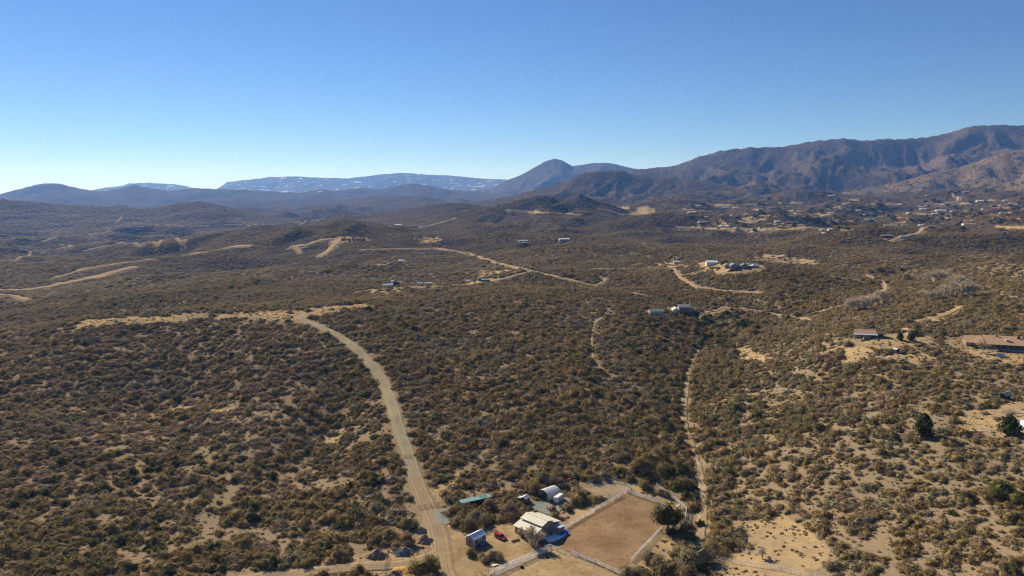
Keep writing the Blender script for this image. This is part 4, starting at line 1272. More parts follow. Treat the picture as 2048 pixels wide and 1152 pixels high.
# little covered trailer behind it
t = thing('utility_trailer', 'low utility trailer under a grey cover beside the cabin', 'trailer', 966, 1091, rzc + .1)
MB().box(-1.0, 1.0, -1.6, 1.6, .45, .6).bar((0, 1.6, .5), (0, 2.7, .45), .1).build('frame', DKWOOD, t)
cv = MB()
for k in range(6):
    y0, y1 = -1.55 + k * .52, -1.55 + (k + 1) * .52
    h0, h1 = .95 + .22 * math.sin(math.pi * k / 6), .95 + .22 * math.sin(math.pi * (k + 1) / 6)
    cv.slab((-1.0, y0, .72), (0, y0, h0), (0, y1, h1), (-1.0, y1, .72), .09); cv.slab((0, y0, h0), (1.0, y0, .72), (1.0, y1, .72), (0, y1, h1), .09)
cv.box(-.99, .99, -1.54, 1.54, .603, .70)
cv.build('cover', GREYTARP, t)

def wheel(par, x, y, r=.36, w=.24, axis='x'):
    m = MB(); a = (x - w / 2, y, r); b = (x + w / 2, y, r)
    if axis == 'y': a, b = (x, y - w / 2, r), (x, y + w / 2, r)
    m.bar(a, b, r * 2, n=14)
    o = m.build('wheel', BLACK, par)
    h = MB(); d = Vector(b) - Vector(a); d.normalize()
    h.bar(Vector(a) - d * .015, Vector(b) + d * .015, r * 1.1, n=10); h.build('rim', CHROME, o)
    return o
for sx in (-1.08, 1.08): wheel(t, sx, 0, .33, .18)

# ---- vehicles
def car(u, v, rz, paint, name, label, L=4.6, W=1.85, H=1.72, rack=True):
    t = thing(name, label, 'car', u, v, rz)
    b = MB()
    prof = [(-L / 2, .45), (-L / 2 + .05, .95), (-L / 2 + .18, 1.0), (L / 2 - 1.15, 1.0), (L / 2 - .2, .88), (L / 2, .68), (L / 2, .38), (L / 2 - .3, .28), (-L / 2 + .2, .28)]
    # run along x: swap axes by building in x,z and extruding y
    b.prism(prof, -W / 2, W / 2)
    b.build('body', paint, t)
    c = MB()
    x0, x1, x2, x3 = -L / 2 + .12, -L / 2 + .35, L / 2 - 1.95, L / 2 - 1.15
    i = .16
    V = [(x0, -W / 2 + .03, 1.0), (x3, -W / 2 + .03, 1.0), (x3, W / 2 - .03, 1.0), (x0, W / 2 - .03, 1.0), (x1, -W / 2 + i, H - .06), (x2, -W / 2 + i, H - .06), (x2, W / 2 - i, H - .06), (x1, W / 2 - i, H - .06)]
    c.add(V, [(0, 1, 5, 4), (1, 2, 6, 5), (2, 3, 7, 6), (3, 0, 4, 7), (4, 5, 6, 7)])
    c.build('windows', GLASS, t)
    r = MB().box(x1 - .03, x2 + .03, -W / 2 + i - .02, W / 2 - i + .02, H - .058, H + .01)
    for px_ in (x1 + .05, (x1 + x2) / 2 - .1, x2 - .02):
        for sy in (-1, 1): r.bar((px_ + .1, sy * (W / 2 + .005), .98), (px_, sy * (W / 2 - i + .01), H - .03), .09)
    r.build('roof', paint, t)
    if rack:
        for sy in (-.6, .6): MB().bar((x1 + .2, sy, H + .07), (x2 - .2, sy, H + .07), .05).build('roof_rail', BLACK, t)
    for sx in (-L / 2 + .85, L / 2 - .9):
        for sy in (-1, 1): wheel(t, sx, sy * (W / 2 - .08), .36, .22, 'y')
    for sy in (-1, 1):
        MB().box(L / 2 - .06, L / 2 + .015, sy * .68 - .2, sy * .68 + .2, .6, .76).build('headlight', CHROME, t)
        MB().box(-L / 2 - .01, -L / 2 + .06, sy * .78 - .1, sy * .78 + .1, .7, .93).build('tail_light', REDB, t)
        MB().box(L / 2 - 1.35, L / 2 - 1.2, sy * (W / 2 + .1) - .09, sy * (W / 2 + .1) + .09, .98, 1.12).build('mirror', paint, t)
    MB().box(L / 2 - .02, L / 2 + .03, -W / 2 + .08, W / 2 - .08, .34, .55).build('bumper', BLACK, t)
    return t
car(1001, 1077, math.atan2(-.66, .75), REDP, 'parked_car', 'dark red boxy car parked on the ochre yard by the cabin')
car(1072, 546, .1, DKCAR, 'parked_car', 'dark car stopped beside the long pale valley road', L=4.8)
car(1402, 624, .2, DKCAR, 'parked_car', 'dark car parked on the drive by the two-storey house', L=4.8)
car(1395, 626, .15, SILVER, 'parked_car', 'silver-white car on the drive next to a dark car', L=4.7)

# horse trailer
def box_trailer(u, v, rz, L, W, H, label, name='camper_trailer', wall=WHITEM, roof=None, cat='trailer', stripe=None, group=None):
    t = thing(name, label, cat, u, v, rz, group)
    b = MB()
    n = 7
    prof = [(-L / 2, -W / 2), (L / 2 - .7, -W / 2)] + [(L / 2 - .7 + .7 * math.sin(math.pi * k / n), -W / 2 * math.cos(math.pi * k / n)) for k in range(1, n)] + [(L / 2 - .7, W / 2), (-L / 2, W / 2)]
    V = [(x, y, .5) for x, y in prof] + [(x, y, H - .15) for x, y in prof] + [(x * .985, y * .86, H) for x, y in prof]
    m = len(prof)
    F = [(k, (k + 1) % m, m + (k + 1) % m, m + k) for k in range(m)] + [(m + k, m + (k + 1) % m, 2 * m + (k + 1) % m, 2 * m + k) for k in range(m)] + [tuple(range(m - 1, -1, -1)), tuple(range(2 * m, 3 * m))]
    b.add(V, F); b.build('body', wall, t)
    if roof: MB().box(-L / 2 + .25, L / 2 - .85, -W / 2 + .3, W / 2 - .3, H + .003, H + .06).build('roof', roof, t)
    for sx in (-.45, .45):
        for sy in (-1, 1): wheel(t, sx * .95 - .2, sy * (W / 2 + .02), .36, .2, 'y')
    for sy in (-1, 1):
        f = 1 if sy > 0 else -1
        MB().box(-1.3, .9, *sorted((f * (W / 2 + .003), f * (W / 2 + .16))), .74, .84).build('fender', wall, t)
        for k in range(3):
            x = -L / 2 + .8 + k * (L - 2) / 3
            MB().box(x, x + .55, *sorted((f * (W / 2 + .003), f * (W / 2 + .03))), H * .6, H * .6 + .42).build('window', GLASS, t)
        if stripe: MB().box(-L / 2 + .1, L / 2 - .8, *sorted((f * (W / 2 + .004), f * (W / 2 + .015))), 1.05, 1.2).build('stripe', stripe, t)
    MB().bar((L / 2 - .1, -.5, .5), (L / 2 + 1.1, 0, .48), .1).bar((L / 2 - .1, .5, .5), (L / 2 + 1.1, 0, .48), .1).bar((L / 2 + 1, 0, .06), (L / 2 + 1, 0, .7), .08).build('hitch', GREYP, t)
    MB().box(-L / 2 - .03, -L / 2 - .003, -W / 2 + .15, W / 2 - .15, .6, H - .35).build('rear_door', wall, t)
    return t
box_trailer(1117, 1003, math.atan2(-.72, -.50) + 0.0, 4.9, 2.1, 2.55, 'white horse trailer parked beside the open-ended metal carport', 'horse_trailer', WHITE, WHITEM, stripe=GREYP)

# ---- long teal-roofed shed
dx_, dy_ = hit(978, 1003) - hit(919, 1017), 0
rzt = math.atan2(dx_.y, dx_.x)
Lt = 12.6
t = thing('long_shed', 'long narrow shed with teal metal roof half hidden by bushes', 'shed', 951, 1010, rzt)
MB().box(-Lt / 2, Lt / 2, -1.2, 1.2, -.4, 2.5).build('wall', TEALD, t)
MB().slab((-Lt / 2 - .15, -1.4, 2.62), (Lt / 2 + .15, -1.4, 2.62), (Lt / 2 + .15, 1.4, 2.80), (-Lt / 2 - .15, 1.4, 2.80), .08).build('roof', TEAL, t)
for k in range(-3, 4):
    MB().box(k * 1.75 - .05, k * 1.75 + .05, -1.26, -1.203, -.2, 2.5).build('post', TEALD, t)
MB().box(-.9, .9, -1.25, -1.204, 0, 2.1).build('door', DKWOOD, t)
# ---- twin-roofed tool shed
t = thing('tool_shed', 'small grey tool shed with two peaked roofs near the carport', 'shed', 1050, 1004, -.55)
MB().prism([(-1.3, -.4), (1.3, -.4), (1.3, 1.9), (0, 2.6), (-1.3, 1.9)], -1.5, 1.5).build('wall', BROWNWALL, t)
m = MB()
for sg in (-1, 1): m.slab((0, -1.7, 2.72), (sg * 1.5, -1.7, 1.92), (sg * 1.5, 1.7, 1.92), (0, 1.7, 2.72), .08)
m.build('roof', GALV, t)
MB().prism([(-2.75, -.4), (-1.303, -.4), (-1.303, 1.75), (-2.75, 1.6)], -1.4, .6).build('annex', BROWNWALL, t)
MB().slab((-2.9, -1.55, 1.70), (-1.31, -1.55, 1.86), (-1.31, .75, 1.86), (-2.9, .75, 1.70), .07).build('annex_roof', GALV, t)
MB().box(-.5, .5, -1.56, -1.503, 0, 1.8).build('door', DKWOOD, t)
# ---- curved-roof carport
t = thing('metal_carport', 'beige metal carport with rounded roof and open end', 'carport', 1099, 994, math.atan2(.62, .78) - math.pi / 2)
Wk, Lk, Hk = 5.4, 6.6, 2.9
for sg in (-1, 1): MB().box(*sorted((sg * Wk / 2, sg * (Wk / 2 - .06))), -Lk / 2, Lk / 2, -.4, Hk - .2).build('side_wall', CREAM, t)
MB().box(-Wk / 2, Wk / 2, Lk / 2 - .06, Lk / 2 - .003, -.4, Hk + .2).build('back_wall', CREAM, t)
rp = [(-Wk / 2 - .12, Hk - .35), (-Wk / 2 + .25, Hk + .12), (-Wk / 4, Hk + .62), (0, Hk + .95), (Wk / 4, Hk + .62), (Wk / 2 - .25, Hk + .12), (Wk / 2 + .12, Hk - .35)]
m = MB()
for a, b in zip(rp, rp[1:]): m.slab((a[0], -Lk / 2 - .15, a[1]), (b[0], -Lk / 2 - .15, b[1]), (b[0], Lk / 2 + .15, b[1]), (a[0], Lk / 2 + .15, a[1]), .06)
m.build('roof', GALV, t)
for x in (-Wk / 2 + .05, Wk / 2 - .05): MB().bar((x, -Lk / 2 + .03, -.3), (x, -Lk / 2 + .03, Hk), .1).build('post', GREYP, t)
MB().box(-1.8, 1.6, -1.5, 2.4, -.1, 1.3).build('stored_crates', WOOD, t)

# ---- red tractor in the bushes
t = thing('small_tractor', 'small red tractor tucked among bushes behind the carport', 'tractor', 1136, 963, .4)
MB().box(-.2, 1.3, -.35, .35, .55, 1.15).build('bonnet', REDB, t)
MB().box(-1.0, -.2, -.45, .45, .55, .8).box(-.85, -.4, -.25, .25, .8, 1.0).box(-.9, -.8, -.25, .25, 1.0, 1.35).build('seat_deck', REDB, t)
for y in (-.65, .65): wheel(t, -.65, y, .6, .3, 'y'); wheel(t, .95, y * .85, .36, .2, 'y')
MB().bar((1.45, -.75, .3), (1.45, .75, .3), .45, .12).bar((1.3, -.4, .6), (1.45, -.4, .35), .08).bar((1.3, .4, .6), (1.45, .4, .35), .08).build('front_bucket', REDB, t)
MB().bar((-.95, -.4, .8), (-.95, -.4, 1.9), .06).bar((-.95, .4, .8), (-.95, .4, 1.9), .06).bar((-.95, -.4, 1.9), (-.95, .4, 1.9), .06).build('roll_bar', BLACK, t)

# ---- mounds of soil and gravel
mound('soil_heap', 'tall heap of brown soil beside the dirt road, larger of two', 'soil heap', 849, 1081, 3.3, 2.8, 2.4, DIRTP, 21, sharp=1.0)
mound('soil_heap', 'smaller rounded heap of brown soil behind the tall one', 'soil heap', 841, 1062, 2.5, 2.0, 1.7, DIRTP, 22, sharp=1.4)
mound('gravel_heap', 'blue-grey gravel heap with two humps by the dirt side road', 'gravel heap', 807, 1105, 3.6, 2.6, 2.1, GRAVP, 23, rz=.5, sharp=1.2)
mound('soil_heap', 'brown soil heap with a steep shaded face left of the gravel', 'soil heap', 752, 1111, 4.0, 2.4, 1.9, DIRTP, 24, rz=.15, sharp=2.0)
mound('orange_soil_heap', 'low spread heap of orange soil in front of the oak', 'soil heap', 812, 1140, 5.0, 2.8, .9, ORSOIL, 25, rz=.2, sharp=1.5)
mound('soil_heap', 'low heap of dark dug soil at the bottom edge near the side road', 'soil heap', 790, 1147, 3.0, 2.2, 1.2, DIRTP, 27, rz=.2, sharp=1.3)

# ---- white rail fences: every post and rail a part
_post = MB().box(-.07, .07, -.07, .07, -.3, 1.0).build('post', FENCEW).data
_rail = MB().box(0, 1, -.025, .025, -.055, .055).build('rail', FENCEW).data
for o in [o for o in bpy.data.objects if o.data in (_post, _rail)]: bpy.data.objects.remove(o)
def rail_fence(px, label, name='rail_fence', rails=(.45, .85, 1.3), height=1.42, bay=3.4, pm=_post, rm=_rail, thick=1.05, xy=None, cat='fence', railz=1.0, slots=None):
    pts = xy or trace(px)
    root = thing(name, label, cat, 0, 0, at=Vector((pts[0].x, pts[0].y, float(grid_z(pts[0].x, pts[0].y)))))
    base = Vector(root.location)
    stops = []
    for a, b in zip(pts, pts[1:]):
        n = max(1, round((b - a).length / bay))
        stops += [a.lerp(b, k / n) for k in range(n)]
    stops.append(pts[-1])
    P3 = [Vector((p.x, p.y, float(grid_z(p.x, p.y)))) - base for p in stops]
    for i, p in enumerate(P3):
        o = bpy.data.objects.new('post', pm); C.objects.link(o); o.parent = root; o.location = p; o.scale = (thick, thick, height)
        if i + 1 < len(P3):
            d = P3[i + 1] - p
            for h in rails:
                r = bpy.data.objects.new('rail', rm); C.objects.link(r); r.parent = root
                r.location = p + Vector((0, 0, h)); r.rotation_euler = (0, -math.atan2(d.z, math.hypot(d.x, d.y)), math.atan2(d.y, d.x)); r.scale = (d.length, thick, railz)
    return root
W4 = (.4, .75, 1.1, 1.42)
rail_fence([(1124, 1062), (1243, 992)], 'white rail fence along the upper left side of the brown arena', rails=W4, height=1.5)
rail_fence([(1254, 981), (1253, 986), (1290, 998), (1331, 1011)], 'white rail fence along the far side of the brown arena', rails=W4, height=1.5)
rail_fence([(1331, 1050), (1300, 1084), (1262, 1123)], 'white rail fence along the right side of the brown arena', rails=W4, height=1.5)
rail_fence([(1140, 1107), (1190, 1127), (1240, 1150), (1262, 1161)], 'white rail fence along the near side of the brown arena', rails=W4, height=1.5)
rail_fence([(978, 1151), (1040, 1123), (1099, 1096)], 'double-looking white rail fence between ochre yard and lower paddock', rails=W4, height=1.5)
rail_fence([(992, 1153), (1048, 1127), (1101, 1102)], 'second white rail fence running parallel along the lower paddock', rails=W4, height=1.5)
rail_fence([(1101, 1096), (1128, 1109)], 'short white rail fence from the paddock corner to the arena gap', rails=W4, height=1.5)
rail_fence([(1313, 972), (1345, 997), (1373, 1021), (1370, 1040)], 'outer white rail fence between the dark tree and the wash', rails=(.6, 1.3), height=1.4, bay=2.4)
rail_fence([(1422, 1121), (1500, 1132), (1560, 1141), (1640, 1160)], 'thin pale rail fence on tan ground at the bottom right', rails=(.5, .95, 1.35), height=1.4, bay=3.0, thick=.75)
rail_fence([(1424, 1118), (1436, 1121)], 'short white gate panel under the trees by the wash', rails=(.45, .9, 1.3), height=1.4, bay=3, name='gate_panel', cat='gate')
# round pen of grey pipe panels
cx = [(1172, 972), (1186, 966), (1207, 963), (1232, 964), (1250, 969), (1261, 978), (1254, 984)]
_gp = MB().box(-.05, .05, -.05, .05, -.2, 1.0).build('post', GREYP).data
_gr = MB().box(0, 1, -.03, .03, -.035, .035).build('rail', GREYP).data
_rp = MB().box(-.05, .05, -.05, .05, -.2, 1.0).build('post', RUSTY).data
_rr = MB().box(0, 1, -.03, .03, -.035, .035).build('rail', RUSTY).data
for o in [o for o in bpy.data.objects if o.data in (_gp, _gr, _rp, _rr)]: bpy.data.objects.remove(o)
rail_fence(cx, 'grey pipe panel fence curving round the pale round pen', 'pipe_fence', rails=(.4, .8, 1.2, 1.6), height=1.7, bay=2.8, pm=_gp, rm=_gr)
rail_fence([(1180, 990), (1205, 997), (1240, 994)], 'rusty wire fence closing the near side of the round pen', 'pipe_fence', rails=(.5, 1.0, 1.4), height=1.5, bay=2.2, pm=_rp, rm=_rr, railz=.7, thick=.8)
rail_fence([(836, 1018), (862, 1013), (892, 1009)], 'rusty pipe gate fence across the dirt road near the yard', 'pipe_gate', rails=(.4, .8, 1.2), height=1.5, bay=2.4, pm=_rp, rm=_rr, cat='gate')
rail_fence([(800, 915), (822, 913)], 'rusty pipe gate across the dirt road on the slope', 'pipe_gate', rails=(.4, .8, 1.2), height=1.5, bay=2.4, pm=_rp, rm=_rr, cat='gate')
rail_fence([(950, 1150), (990, 1143)], 'rusty pipe rail at the bottom of the ochre yard', 'pipe_fence', rails=(.5, 1.0), height=1.2, bay=2.4, pm=_rp, rm=_rr)
rail_fence([(766, 1152), (772, 1128), (776, 1112)], 'rusty leaning fence by the soil heap left of the oak', 'pipe_fence', rails=(.5, 1.0, 1.4), height=1.5, bay=2.4, pm=_rp, rm=_rr)
rail_fence([(1932, 856), (1949, 832), (2004, 838), (2030, 842)], 'thin wire corral fence on the pale pad at the right edge', 'wire_fence', rails=(.6, 1.3), height=1.5, bay=3.5, pm=_rp, rm=_rr, railz=.6, thick=.9)
rail_fence([(1932, 856), (1982, 866), (2040, 876), (2075, 884)], 'thin wire fence along the lower side of the right-edge pad', 'wire_fence', rails=(.6, 1.3), height=1.6, bay=3.5, pm=_rp, rm=_rr, railz=.6, thick=.9)
rail_fence([(1700, 689), (1728, 694), (1755, 684)], 'thin ranch fence in front of the orange-roofed barn', 'wire_fence', rails=(.6, 1.3), height=1.3, bay=3.5, pm=_rp, rm=_rr, railz=.6)

def pole(u, v, h, mat, label, arms=1, name='utility_pole', r=.22):
    t = thing(name, label, 'pole', u, v)
    MB().bar((0, 0, -.4), (0, 0, h), r, n=8).build('shaft', mat, t)
    if arms:
        MB().bar((-1.1, 0, h - .6), (1.1, 0, h - .6), .12).build('crossarm', mat, t)
        for x in (-.9, 0.3, .9): MB().bar((x, 0, h - .53), (x, 0, h - .3), .12).build('insulator', GREYP, t)
pole(1164, 1002, 5.2, WHITE, 'short white pole beside the tree by the gravel pad', 0, 'light_pole', .2)
for u, v, h, lb in [(1391, 612, 8, 'thin pole right of the two-storey house'), (1423, 618, 7, 'thin pole standing by the drive bend'),
                    (1095, 484, 14, 'tall dark pole on the knoll beside the long white building'), (1150, 488, 12, 'tall dark pole right of the long white building')]:
    pole(u, v, h, WOOD if v > 600 else DKWOOD, lb, 1, r=.28)
# white horse behind the dark tree
t = thing('horse', 'white horse standing behind the dark tree by the outer fence', 'horse', 1357, 1018, .5)
bmh = bpy.data.meshes.new('body')
hv = [(0, 0, 1.15), (-.35, 0, 1.18), (-.7, 0, 1.2), (.4, 0, 1.2), (.7, 0, 1.5), (.95, 0, 1.85), (1.2, 0, 1.75), (1.42, 0, 1.55),
      (-.72, .17, .95), (-.62, .17, .55), (-.70, .17, .03), (-.72, -.17, .95), (-.64, -.17, .55), (-.76, -.17, .03),
      (.42, .16, .95), (.45, .16, .5), (.42, .16, .03), (.42, -.16, .95), (.40, -.16, .5), (.36, -.16, .03), (-.95, 0, 1.1), (-1.02, 0, .6)]
he = [(0, 1), (1, 2), (0, 3), (3, 4), (4, 5), (5, 6), (6, 7), (2, 8), (8, 9), (9, 10), (2, 11), (11, 12), (12, 13), (3, 14), (14, 15), (15, 16), (3, 17), (17, 18), (18, 19), (2, 20), (20, 21)]
hr = [.30, .31, .30, .29, .19, .13, .12, .07, .15, .075, .05, .15, .075, .05, .12, .07, .05, .12, .07, .05, .05, .06]
bmh.from_pydata(hv, he, []); ho = bpy.data.objects.new('body', bmh); C.objects.link(ho); ho.parent = t
ho.modifiers.new('s', 'SKIN')
for i, s_ in enumerate(bmh.skin_vertices[0].data if bmh.skin_vertices else []): s_.radius = (hr[i], hr[i])
if not bmh.skin_vertices:
    bm_ = bmesh.new(); bm_.from_mesh(bmh); ly = bm_.verts.layers.skin.verify(); bm_.verts.ensure_lookup_table()
    for i, vv in enumerate(bm_.verts): vv[ly].radius = (hr[i], hr[i]); vv[ly].use_root = (i == 0)
    bm_.to_mesh(bmh); bm_.free()
ho.modifiers.new('d', 'SUBSURF').render_levels = 1
bmh.materials.append(WHITE)
MB().bar((.62, 0, 1.68), (.98, 0, 2.02), .06, .14).build('mane', GREYW, t)
for sy in (-.06, .06): MB().bar((1.0, sy, 1.95), (1.0, sy * 1.3, 2.1), .05).build('ear', WHITE, t)
t.scale = (1.0, 1.0, 1.0)

# water trough and small yard clutter
def trough(u, v, rz, label, mat=GALV, L=1.8):
    t = thing('water_trough', label, 'trough', u, v, rz)
    m = MB().box(-L / 2, L / 2, -.4, -.34, 0, .6).box(-L / 2, L / 2, .34, .4, 0, .6).box(-L / 2, -L / 2 + .06, -.34, .34, 0, .6).box(L / 2 - .06, L / 2, -.34, .34, 0, .6).box(-L / 2 + .06, L / 2 - .06, -.34, .34, 0, .1)
    m.build('tub', mat, t)
trough(1093, 1116, .3, 'small dark trough below the paddock fence corner', BLACK, 1.0)
trough(1044, 1136, .4, 'small dark trough under the double paddock fence', BLACK, 1.0)
# raised planting bed beside the barn
t = thing('planting_bed', 'timber-edged planting bed right of the barn roof', 'planting bed', 1120, 1034, .45)
MB().box(-3, 3, -1.9, -1.75, 0, .35).box(-3, 3, 1.75, 1.9, 0, .35).box(-3, -2.85, -1.75, 1.75, 0, .35).box(2.85, 3, -1.75, 1.75, 0, .35).build('timber_edge', WOOD, t)
MB().box(-2.85, 2.85, -1.75, 1.75, -.1, .2).build('soil', DIRTP, t)
t = thing('log_pile', 'low pile of grey logs between the red car and the barn', 'logs', 1031, 1082, .5)
for k in range(7): MB().bar((-1.6 + .1 * (k % 3), -.5 + .32 * (k % 4), .15 + .27 * (k // 4)), (1.5 - .15 * (k % 2), -.5 + .32 * (k % 4), .15 + .27 * (k // 4)), .26, n=6).build('log', WOOD, t)
for k, (u_, v_, w_, c_, lb_) in enumerate([(1012, 1128, .6, BLUET, 'blue barrel on the lower yard near the paddock fence'), (1006, 1120, .6, RUSTY, 'rusty barrel on the lower yard above a blue one'), (1094, 1018, .6, WHITE, 'white barrel at the edge of the gravel pad')]):
    t = thing('barrel', lb_, 'barrel', u_, v_)
    MB().bar((0, 0, 0), (0, 0, .9), w_, n=12).build('drum', c_, t)
    MB().bar((0, 0, .903), (0, 0, .93), w_ * .96, n=12).build('lid', BLACK, t)
# tarp scrap by the cabin bushes
o = MB().slab((-1, -.5, .2), (.9, -.35, .45), (1.1, .4, .3), (-.7, .6, .5), .03).slab((.9, -.35, .45), (1.7, -.2, .15), (1.6, .5, .12), (1.1, .4, .3), .03).build('plastic_sheet', WHITE)
p = hit(988, 1132); o.location = p; o.rotation_euler = (0, 0, .4)
tag(o, 'crumpled white plastic sheet below the bushes near the cabin', 'sheet')

# ------------------------------------------------------------------ houses of the middle distance
# two-storey house with decks
t = thing('two_storey_house', 'pale two-storey house with green-grey roof and dark decks above the wash', 'house', 1368, 627, -.06)
MB().box(-4.6, 6.8, -1, 7, -1, 5.8).build('wall', HOUSEW, t)
m = MB()
m.slab((-5.1, -1.6, 5.75), (7.3, -1.6, 5.75), (7.3, 3, 7.9), (-5.1, 3, 7.9), .18); m.slab((-5.1, 3, 7.9), (7.3, 3, 7.9), (7.3, 7.6, 5.75), (-5.1, 7.6, 5.75), .18)
m.prism([(0, 0), (0, 0), (0, 0)], 0, 0)
rf = m.build('roof', SHGREEN, t)
MB().add([(6.803, -1, 5.8), (6.803, 7, 5.8), (6.803, 3, 7.7)], [(0, 1, 2)]) if False else None
g = MB(); g.add([(-4.6, -1, 5.8), (-4.6, 7, 5.8), (-4.6, 3, 7.6), (-4.5, -1, 5.8), (-4.5, 7, 5.8), (-4.5, 3, 7.6)], [(0, 1, 2), (3, 5, 4), (0, 2, 5, 3), (1, 4, 5, 2)])
g.add([(6.8, -1, 5.8), (6.8, 7, 5.8), (6.8, 3, 7.6), (6.7, -1, 5.8), (6.7, 7, 5.8), (6.7, 3, 7.6)], [(0, 1, 2), (3, 5, 4), (0, 2, 5, 3), (1, 4, 5, 2)])
g.build('gable', HOUSEW, t)
MB().box(4.6, 5.5, 2.2, 3.1, 7.0, 9.0).build('chimney', WHITE, rf)
# wing to the left
MB().prism([(-10, -1), (-4.65, -1), (-4.65, 3.4), (-7.4, 5.0), (-10, 3.4)], -2.2, 5).build('wing_wall', WHITE, t)
MB().slab((-10.4, -2.8, 3.45), (-7.3, -2.8, 5.3), (-7.3, 5.4, 5.3), (-10.4, 5.4, 3.45), .15).slab((-7.3, -2.8, 5.3), (-4.2, -2.8, 3.45), (-4.2, 5.4, 3.45), (-7.3, 5.4, 5.3), .15).build('wing_roof', CREAMROOF, t)
# decks
MB().box(-10.0, 8.0, -5.3, -2.9, -2.4, 1.3).build('under_deck_box', DKWOOD, t)  # dark box filling the space below the deck
MB().box(7.0, 12.0, -4.6, 2.0, -1.5, 2.2).build('hot_tub_shelter', DKWOOD, t)
MB().box(-10.4, 8.2, -5.6, -2.85, 1.35, 1.55).build('deck', DKWOOD, t)
MB().slab((-3.2, -5.2, 3.2), (4.6, -5.2, 3.2), (4.0, -1.05, 4.1), (-2.8, -1.05, 4.1), .15).build('porch_roof', DKWOOD, t)
for x in (-10.2, -7.2, -4.2, -1.2, 1.8, 4.8, 8.0):
    MB().box(x - .1, x + .1, -5.5, -5.3, -2.2, 3.1 if -3.5 < x < 5 else 2.4).build('deck_post', WOOD, t)
MB().bar((-10.3, -5.5, 2.45), (8.1, -5.5, 2.45), .1).bar((-10.3, -5.5, 2.0), (8.1, -5.5, 2.0), .06).build('railing', DKWOOD, t)
for x in (-3, -.6, 2.2, 5.2): window(t, x, -1, 4.7, 1.2, 1.1, '-y'); window(t, x, -1, 2.6, 1.4, 1.3, '-y')
for x in (-8.9, -6.2): window(t, x, -2.2, 2.5, 1.1, 1.2, '-y')
window(t, -4.6, 1.6, 4.9, 1.1, 1.0, '-x')
MB().box(2.5, 2.75, -1.06, -1.003, 5.0, 5.3).build('porch_light', DKWOOD, t)
# garage next door
t = simple_house(1312, 628, 11.6, 7, 2.9, 1.6, 0.02, GREYW, SHGREEN, 'garage', 'long pale garage with green-grey roof left of the two-storey house', 'garage')
window(t, -3.5, 0, 1.7, .1, .1, '-x') if False else None
MB().box(1.2, 4.2, -3.7, -3.53, .1, 2.4) if False else None
box_trailer(1407, 639, .1, 8, 2.2, 1.9, 'long pale blue covered boat-like trailer below the two-storey house', 'covered_trailer', BLUEROOF, None)
# ranch house with grey hipped wings
t = thing('ranch_house', 'large grey ranch house with several peaked roofs on a tan clearing', 'house', 1482, 536, .02)
for x0, x1, y0, y1, h, rh in ((-17, -9, 2, 10, 3.0, 2.4), (-12, 9, 0, 9, 3.0, 3.1), (7, 18, 1.5, 10, 3.0, 2.5)):
    MB().box(x0, x1, y0, y1, -1, h).build('wall', GREYW if x0 > 0 else BROWNWALL, t)
    cxm, cym = (x0 + x1) / 2, (y0 + y1) / 2; e = .7; rl = max(0.5, (x1 - x0) / 2 - (y1 - y0) / 2)
    m = MB(); V = [(x0 - e, y0 - e, h - .05), (x1 + e, y0 - e, h - .05), (x1 + e, y1 + e, h - .05), (x0 - e, y1 + e, h - .05), (cxm - rl, cym, h + rh), (cxm + rl, cym, h + rh)]
    m.add(V, [(0, 1, 5, 4), (1, 2, 5), (2, 3, 4, 5), (3, 0, 4), (0, 3, 2, 1)]); m.build('roof', SHGREY, t)
for xg in (-9, 2.5):
    m = MB().prism([(xg - 4, -1), (xg + 4, -1), (xg + 4, 2.9), (xg, 5.0), (xg - 4, 2.9)], -3.4, 3.5); m.build('front_gable', SHGREY if xg < 0 else BROWNWALL, t)
    MB().slab((xg - 4.6, -4, 2.75), (xg, -4, 5.2), (xg, 4.3, 5.2), (xg - 4.6, 4.3, 2.75), .15).slab((xg, -4, 5.2), (xg + 4.6, -4, 2.75), (xg + 4.6, 4.3, 2.75), (xg, 4.3, 5.2), .15).build('gable_roof', SHGREY, t)
    window(t, xg, -3.4, 1.5, 2.2, 1.5, '-y')
MB().slab((7, -2.2, 2.9), (14.5, -2.2, 2.9), (14.5, 1.4, 3.2), (7, 1.4, 3.2), .15).build('porch_roof', WHITEM, t)
for x in (7.2, 10.8, 14.3): MB().box(x - .1, x + .1, -2.1, -1.9, -1, 2.75).build('porch_post', WHITE, t)
for x in (-14.5, 15.5): window(t, x, 1.5 if x > 0 else 2, 1.6, 1.6, 1.2, '-y')
simple_house(1423, 529, 13, 8, 3.2, 1.6, -.1, WHITE, WHITEM, 'metal_workshop', 'white metal workshop left of the grey ranch house', 'workshop', nwin=2)
simple_house(1352, 527, 7, 5, 2.8, 1.0, 0, GREYW, WHITEM, 'shed', 'small pale shed alone at the left end of the ranch clearing', 'shed')
box_trailer(1511, 534, .1, 8.0, 2.5, 3.2, 'white camper trailer right of the grey ranch house', wall=WHITE)
